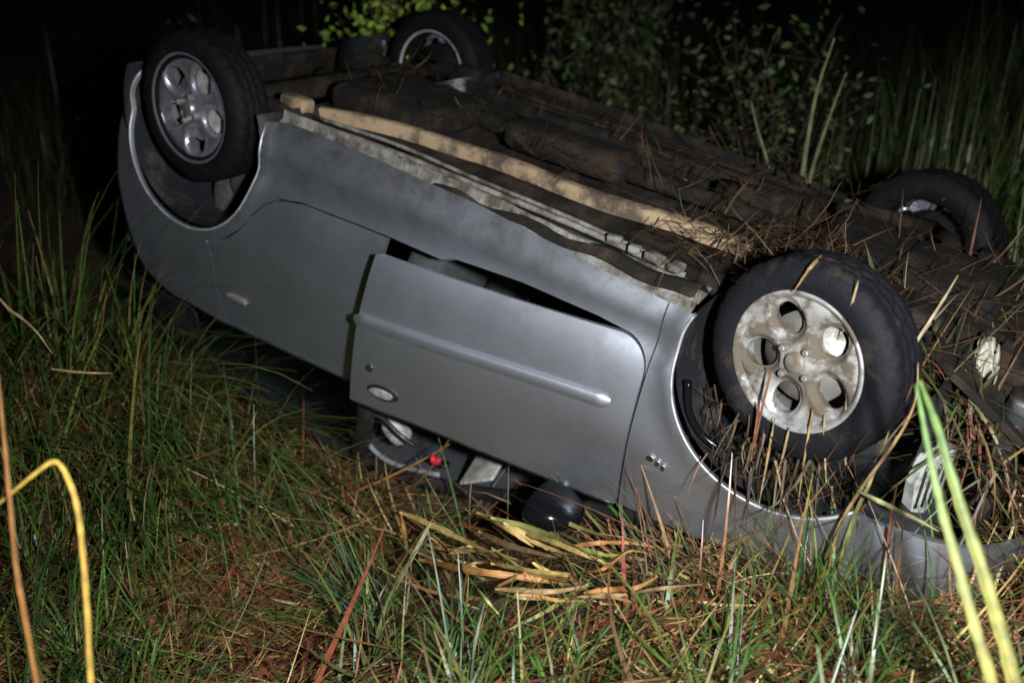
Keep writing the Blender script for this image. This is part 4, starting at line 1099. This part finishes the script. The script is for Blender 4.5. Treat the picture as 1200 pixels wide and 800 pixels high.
def ribbon(name, pts, width, c, m='straw', c_top=None, cat=None):
    P = np.array(catmull(pts, 7))
    n_ = len(P)
    P = P + np.cumsum(rng.normal(0, width * .022, P.shape), 0) * np.sin(np.linspace(0, math.pi, n_))[:, None]
    T = np.gradient(P, axis=0); T /= np.linalg.norm(T, axis=1)[:, None] + 1e-9
    view = np.array((.45, -.75, .45)) + rng.normal(0, .15, 3)     # blades lie roughly face-up towards the light
    V = []; C = []
    for i in range(n_):
        t_ = i / (n_ - 1)
        s = np.cross(T[i], view); s /= np.linalg.norm(s) + 1e-9
        nn = np.cross(s, T[i])
        w = width * (.3 if width > .019 and name == 'dry_straw' else .42) * (1 - .75 * t_ ** 2.5) * (.35 + .65 * min(1, t_ * 5)) * (1 + .10 * math.sin(i * 2.3 + width * 900))
        cc = np.array(c) * (1 - .0 * t_)
        if c_top is not None: cc = np.array(c) * (1 - sst(.35, .9, t_)) + np.array(c_top) * sst(.35, .9, t_)
        cc = cc * (1 + .14 * math.sin(i * 1.7 + pts[0][0] * 31))
        for jj, (dx, dn) in enumerate(((-1, .12), (-.5, -.10), (0, -.22), (.5, -.10), (1, .12), (.0, -.40))):
            V.append(P[i] + s * dx * w + nn * dn * w)
            k2 = (1.12, .72, 1.0, .62, 1.05, .6)[jj] * (1 + .12 * math.sin(i * .9 + jj * 2.1))
            C.append((*(cc * k2), 1))
    F = []
    for i in range(n_ - 1):
        for j in range(6):
            j2 = (j + 1) % 6
            F.append((i * 6 + j, i * 6 + j2, (i + 1) * 6 + j2, (i + 1) * 6 + j))
    F.append(tuple(range(6))); F.append(tuple((n_ - 1) * 6 + j for j in range(6))[::-1])
    o = mesh(name, V, F, m)
    ca = o.data.color_attributes.new('col', 'FLOAT_COLOR', 'POINT')
    ca.data.foreach_set('color', np.array(C, float).reshape(-1))
    return o

for nm, label, mk, w, pts, grp in REEDS:
    pts = [tuple(q) for q in pts]
    lo = min(range(len(pts)), key=lambda i: pts[i][2])
    standing = nm in ('grass_stalk', 'reed_stem') or 'standing' in label or 'pointing up' in label or 'long tan straw crossing' in label or 'parallel beside' in label
    if standing:
        if lo != 0 and pts[-1][2] < pts[0][2] and nm != 'grass_stalk': pts = pts[::-1]
        a, b2 = np.array(pts[0]), np.array(pts[1])
        d = (a - b2); d /= np.linalg.norm(d)
        gz = float(gh(a[0], a[1]))
        if a[2] - gz > .04:
            k = a[2] - gz
            e = a + np.array((d[0], d[1], 0)) * k * .5
            e[2] = float(gh(e[0], e[1])) - .01
            pts = [tuple(e), tuple((a + e) / 2)] + pts
    o = ribbon(nm, pts, w, SC[mk], 'straw', SC['green'] if mk == 'reed' else None)
    tag(o, label, {'grass_stalk': 'grass stalk', 'reed_stem': 'reed', 'dry_straw': 'straw', 'dry_leaf': 'leaf'}[nm], grp)

# crumpled pale plastic caught at the nose
pv = []; pf = []
for i in range(13):
    for j in range(11):
        a, b2 = i / 12 - .5, j / 10 - .5
        k = 1 - .35 * abs(a * 2) ** 3 - .2 * abs(b2 * 2) ** 2 + .12 * math.sin(7 * a + 5 * b2)
        pv.append((.36 + .11 * a * k, -.42 + .05 * b2 + .025 * math.sin(13 * a + 9 * b2), .83 + .15 * b2 * k + .02 * math.sin(17 * a - 11 * b2)))
for i in range(12):
    for j in range(10):
        pf.append((i * 11 + j, i * 11 + j + 1, (i + 1) * 11 + j + 1, (i + 1) * 11 + j))
pl_ = mesh('torn_plastic_sheet', pv, pf, 'plastic')
pl_.modifiers.new('thickness', 'SOLIDIFY').thickness = .003
tag(pl_, 'crumpled muddy pale plastic sheet caught behind the front wheel', 'plastic sheet')

# ------------------------------------------------------------------ bushes behind the car
def leaves(name, cen, size, cols, parent, m='leaf'):
    N_ = len(cen)
    d = rng.normal(0, 1, (N_, 3)); d[:, 2] -= .25; d /= np.linalg.norm(d, axis=1)[:, None]
    u = np.cross(d, rng.normal(0, 1, (N_, 3))); u /= np.linalg.norm(u, axis=1)[:, None]
    nn = np.cross(d, u)
    S = size[:, None]
    V = np.stack([cen, cen + d * S * .45 + u * S * .26 + nn * S * .06, cen + d * S, cen + d * S * .45 - u * S * .26 + nn * S * .06, cen + d * S * .5 - nn * S * .03], 1)
    o = (np.arange(N_) * 5)[:, None]
    F = np.concatenate([o + np.array([[0, 1, 4]]), o + np.array([[1, 2, 4]]), o + np.array([[2, 3, 4]]), o + np.array([[3, 0, 4]])], 0)
    me = bpy.data.meshes.new(name)
    me.vertices.add(N_ * 5); me.loops.add(len(F) * 3); me.polygons.add(len(F))
    me.vertices.foreach_set('co', V.reshape(-1))
    me.loops.foreach_set('vertex_index', F.reshape(-1).astype(np.int32))
    me.polygons.foreach_set('loop_start', np.arange(0, len(F) * 3, 3, dtype=np.int32))
    ca = me.color_attributes.new('col', 'FLOAT_COLOR', 'POINT')
    cc = np.ones((N_ * 5, 4)); cc[:, :3] = np.repeat(cols, 5, 0)
    ca.data.foreach_set('color', cc.reshape(-1))
    me.update(); me.validate()
    return link(name, me, m, parent)

def bush(x, y, h, rad, nleaf, pal, label, lsize=.055, bare=False, nb=9, lean=(0, 0)):
    z0 = float(gh(x, y)) - .03
    root = bpy.data.objects.new('bush' if not bare else 'bare_shrub', None)
    root.location = (x, y, z0); col.objects.link(root)
    parts = []; tips = []
    for k in range(nb):
        a = 2 * math.pi * k / nb + rng.uniform(-.4, .4)
        rr = rad * rng.uniform(.35, 1); hh = h * rng.uniform(.6, 1.0)
        pth = [(.04 * math.cos(a), .04 * math.sin(a), 0), (rr * .25 * math.cos(a) + lean[0] * .3, rr * .25 * math.sin(a), hh * .4), (rr * .6 * math.cos(a + .2) + lean[0] * .7, rr * .6 * math.sin(a + .2), hh * .75), (rr * math.cos(a) + lean[0], rr * math.sin(a) + lean[1], hh)]
        cp = catmull(pth, 5)
        parts.append(tube_data(cp, list(np.linspace(.014, .004, len(cp))), 5))
        for j in range(4, len(cp)):
            tips.append((cp[j], j / len(cp)))
            if j % 2 == 0:
                e = cp[j] + np.array((rng.normal(0, .16), rng.normal(0, .16), rng.normal(.10, .10)))
                parts.append(tube_data([cp[j], (cp[j] + e) / 2 + rng.normal(0, .02, 3), e], [.005, .004, .002], 4))
                tips.append((e, .9)); tips.append(((cp[j] + e) / 2, .9))
    v, f = merge(parts)
    mesh('branches', v, f, 'bark', root)
    if nleaf:
        ti = rng.integers(0, len(tips), nleaf)
        cen = np.array([tips[i][0] for i in ti]) + rng.normal(0, .085 * h ** .5, (nleaf, 3))
        cen[:, 2] = np.maximum(cen[:, 2], .05)
        leaves('crown', cen, rng.uniform(.35, 1.5, nleaf) * lsize, pick(pal, nleaf), root)
    tag(root, label, 'bush' if not bare else 'shrub', 'bushes behind the car')
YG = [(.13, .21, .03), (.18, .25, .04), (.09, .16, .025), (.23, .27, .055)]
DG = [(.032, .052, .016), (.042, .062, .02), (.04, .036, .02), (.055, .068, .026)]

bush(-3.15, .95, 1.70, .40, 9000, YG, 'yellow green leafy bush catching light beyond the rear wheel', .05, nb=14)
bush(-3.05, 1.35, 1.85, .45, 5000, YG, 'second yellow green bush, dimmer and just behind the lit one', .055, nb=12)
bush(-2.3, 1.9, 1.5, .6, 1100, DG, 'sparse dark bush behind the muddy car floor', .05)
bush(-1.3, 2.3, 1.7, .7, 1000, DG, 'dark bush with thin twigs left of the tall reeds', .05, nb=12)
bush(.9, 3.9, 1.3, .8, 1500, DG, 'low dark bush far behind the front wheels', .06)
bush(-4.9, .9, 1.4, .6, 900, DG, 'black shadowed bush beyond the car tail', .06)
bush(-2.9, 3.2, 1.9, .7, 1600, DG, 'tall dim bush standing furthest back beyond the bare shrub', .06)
bush(-1.75, 1.55, 1.5, .55, 500, DG, 'brown shrub of tangled near bare twigs behind the car floor', .05, bare=True, nb=14)
bush(-.95, 1.5, 1.35, .5, 350, DG, 'small twiggy shrub beside the pale leaning reeds', .04, bare=True, nb=12)
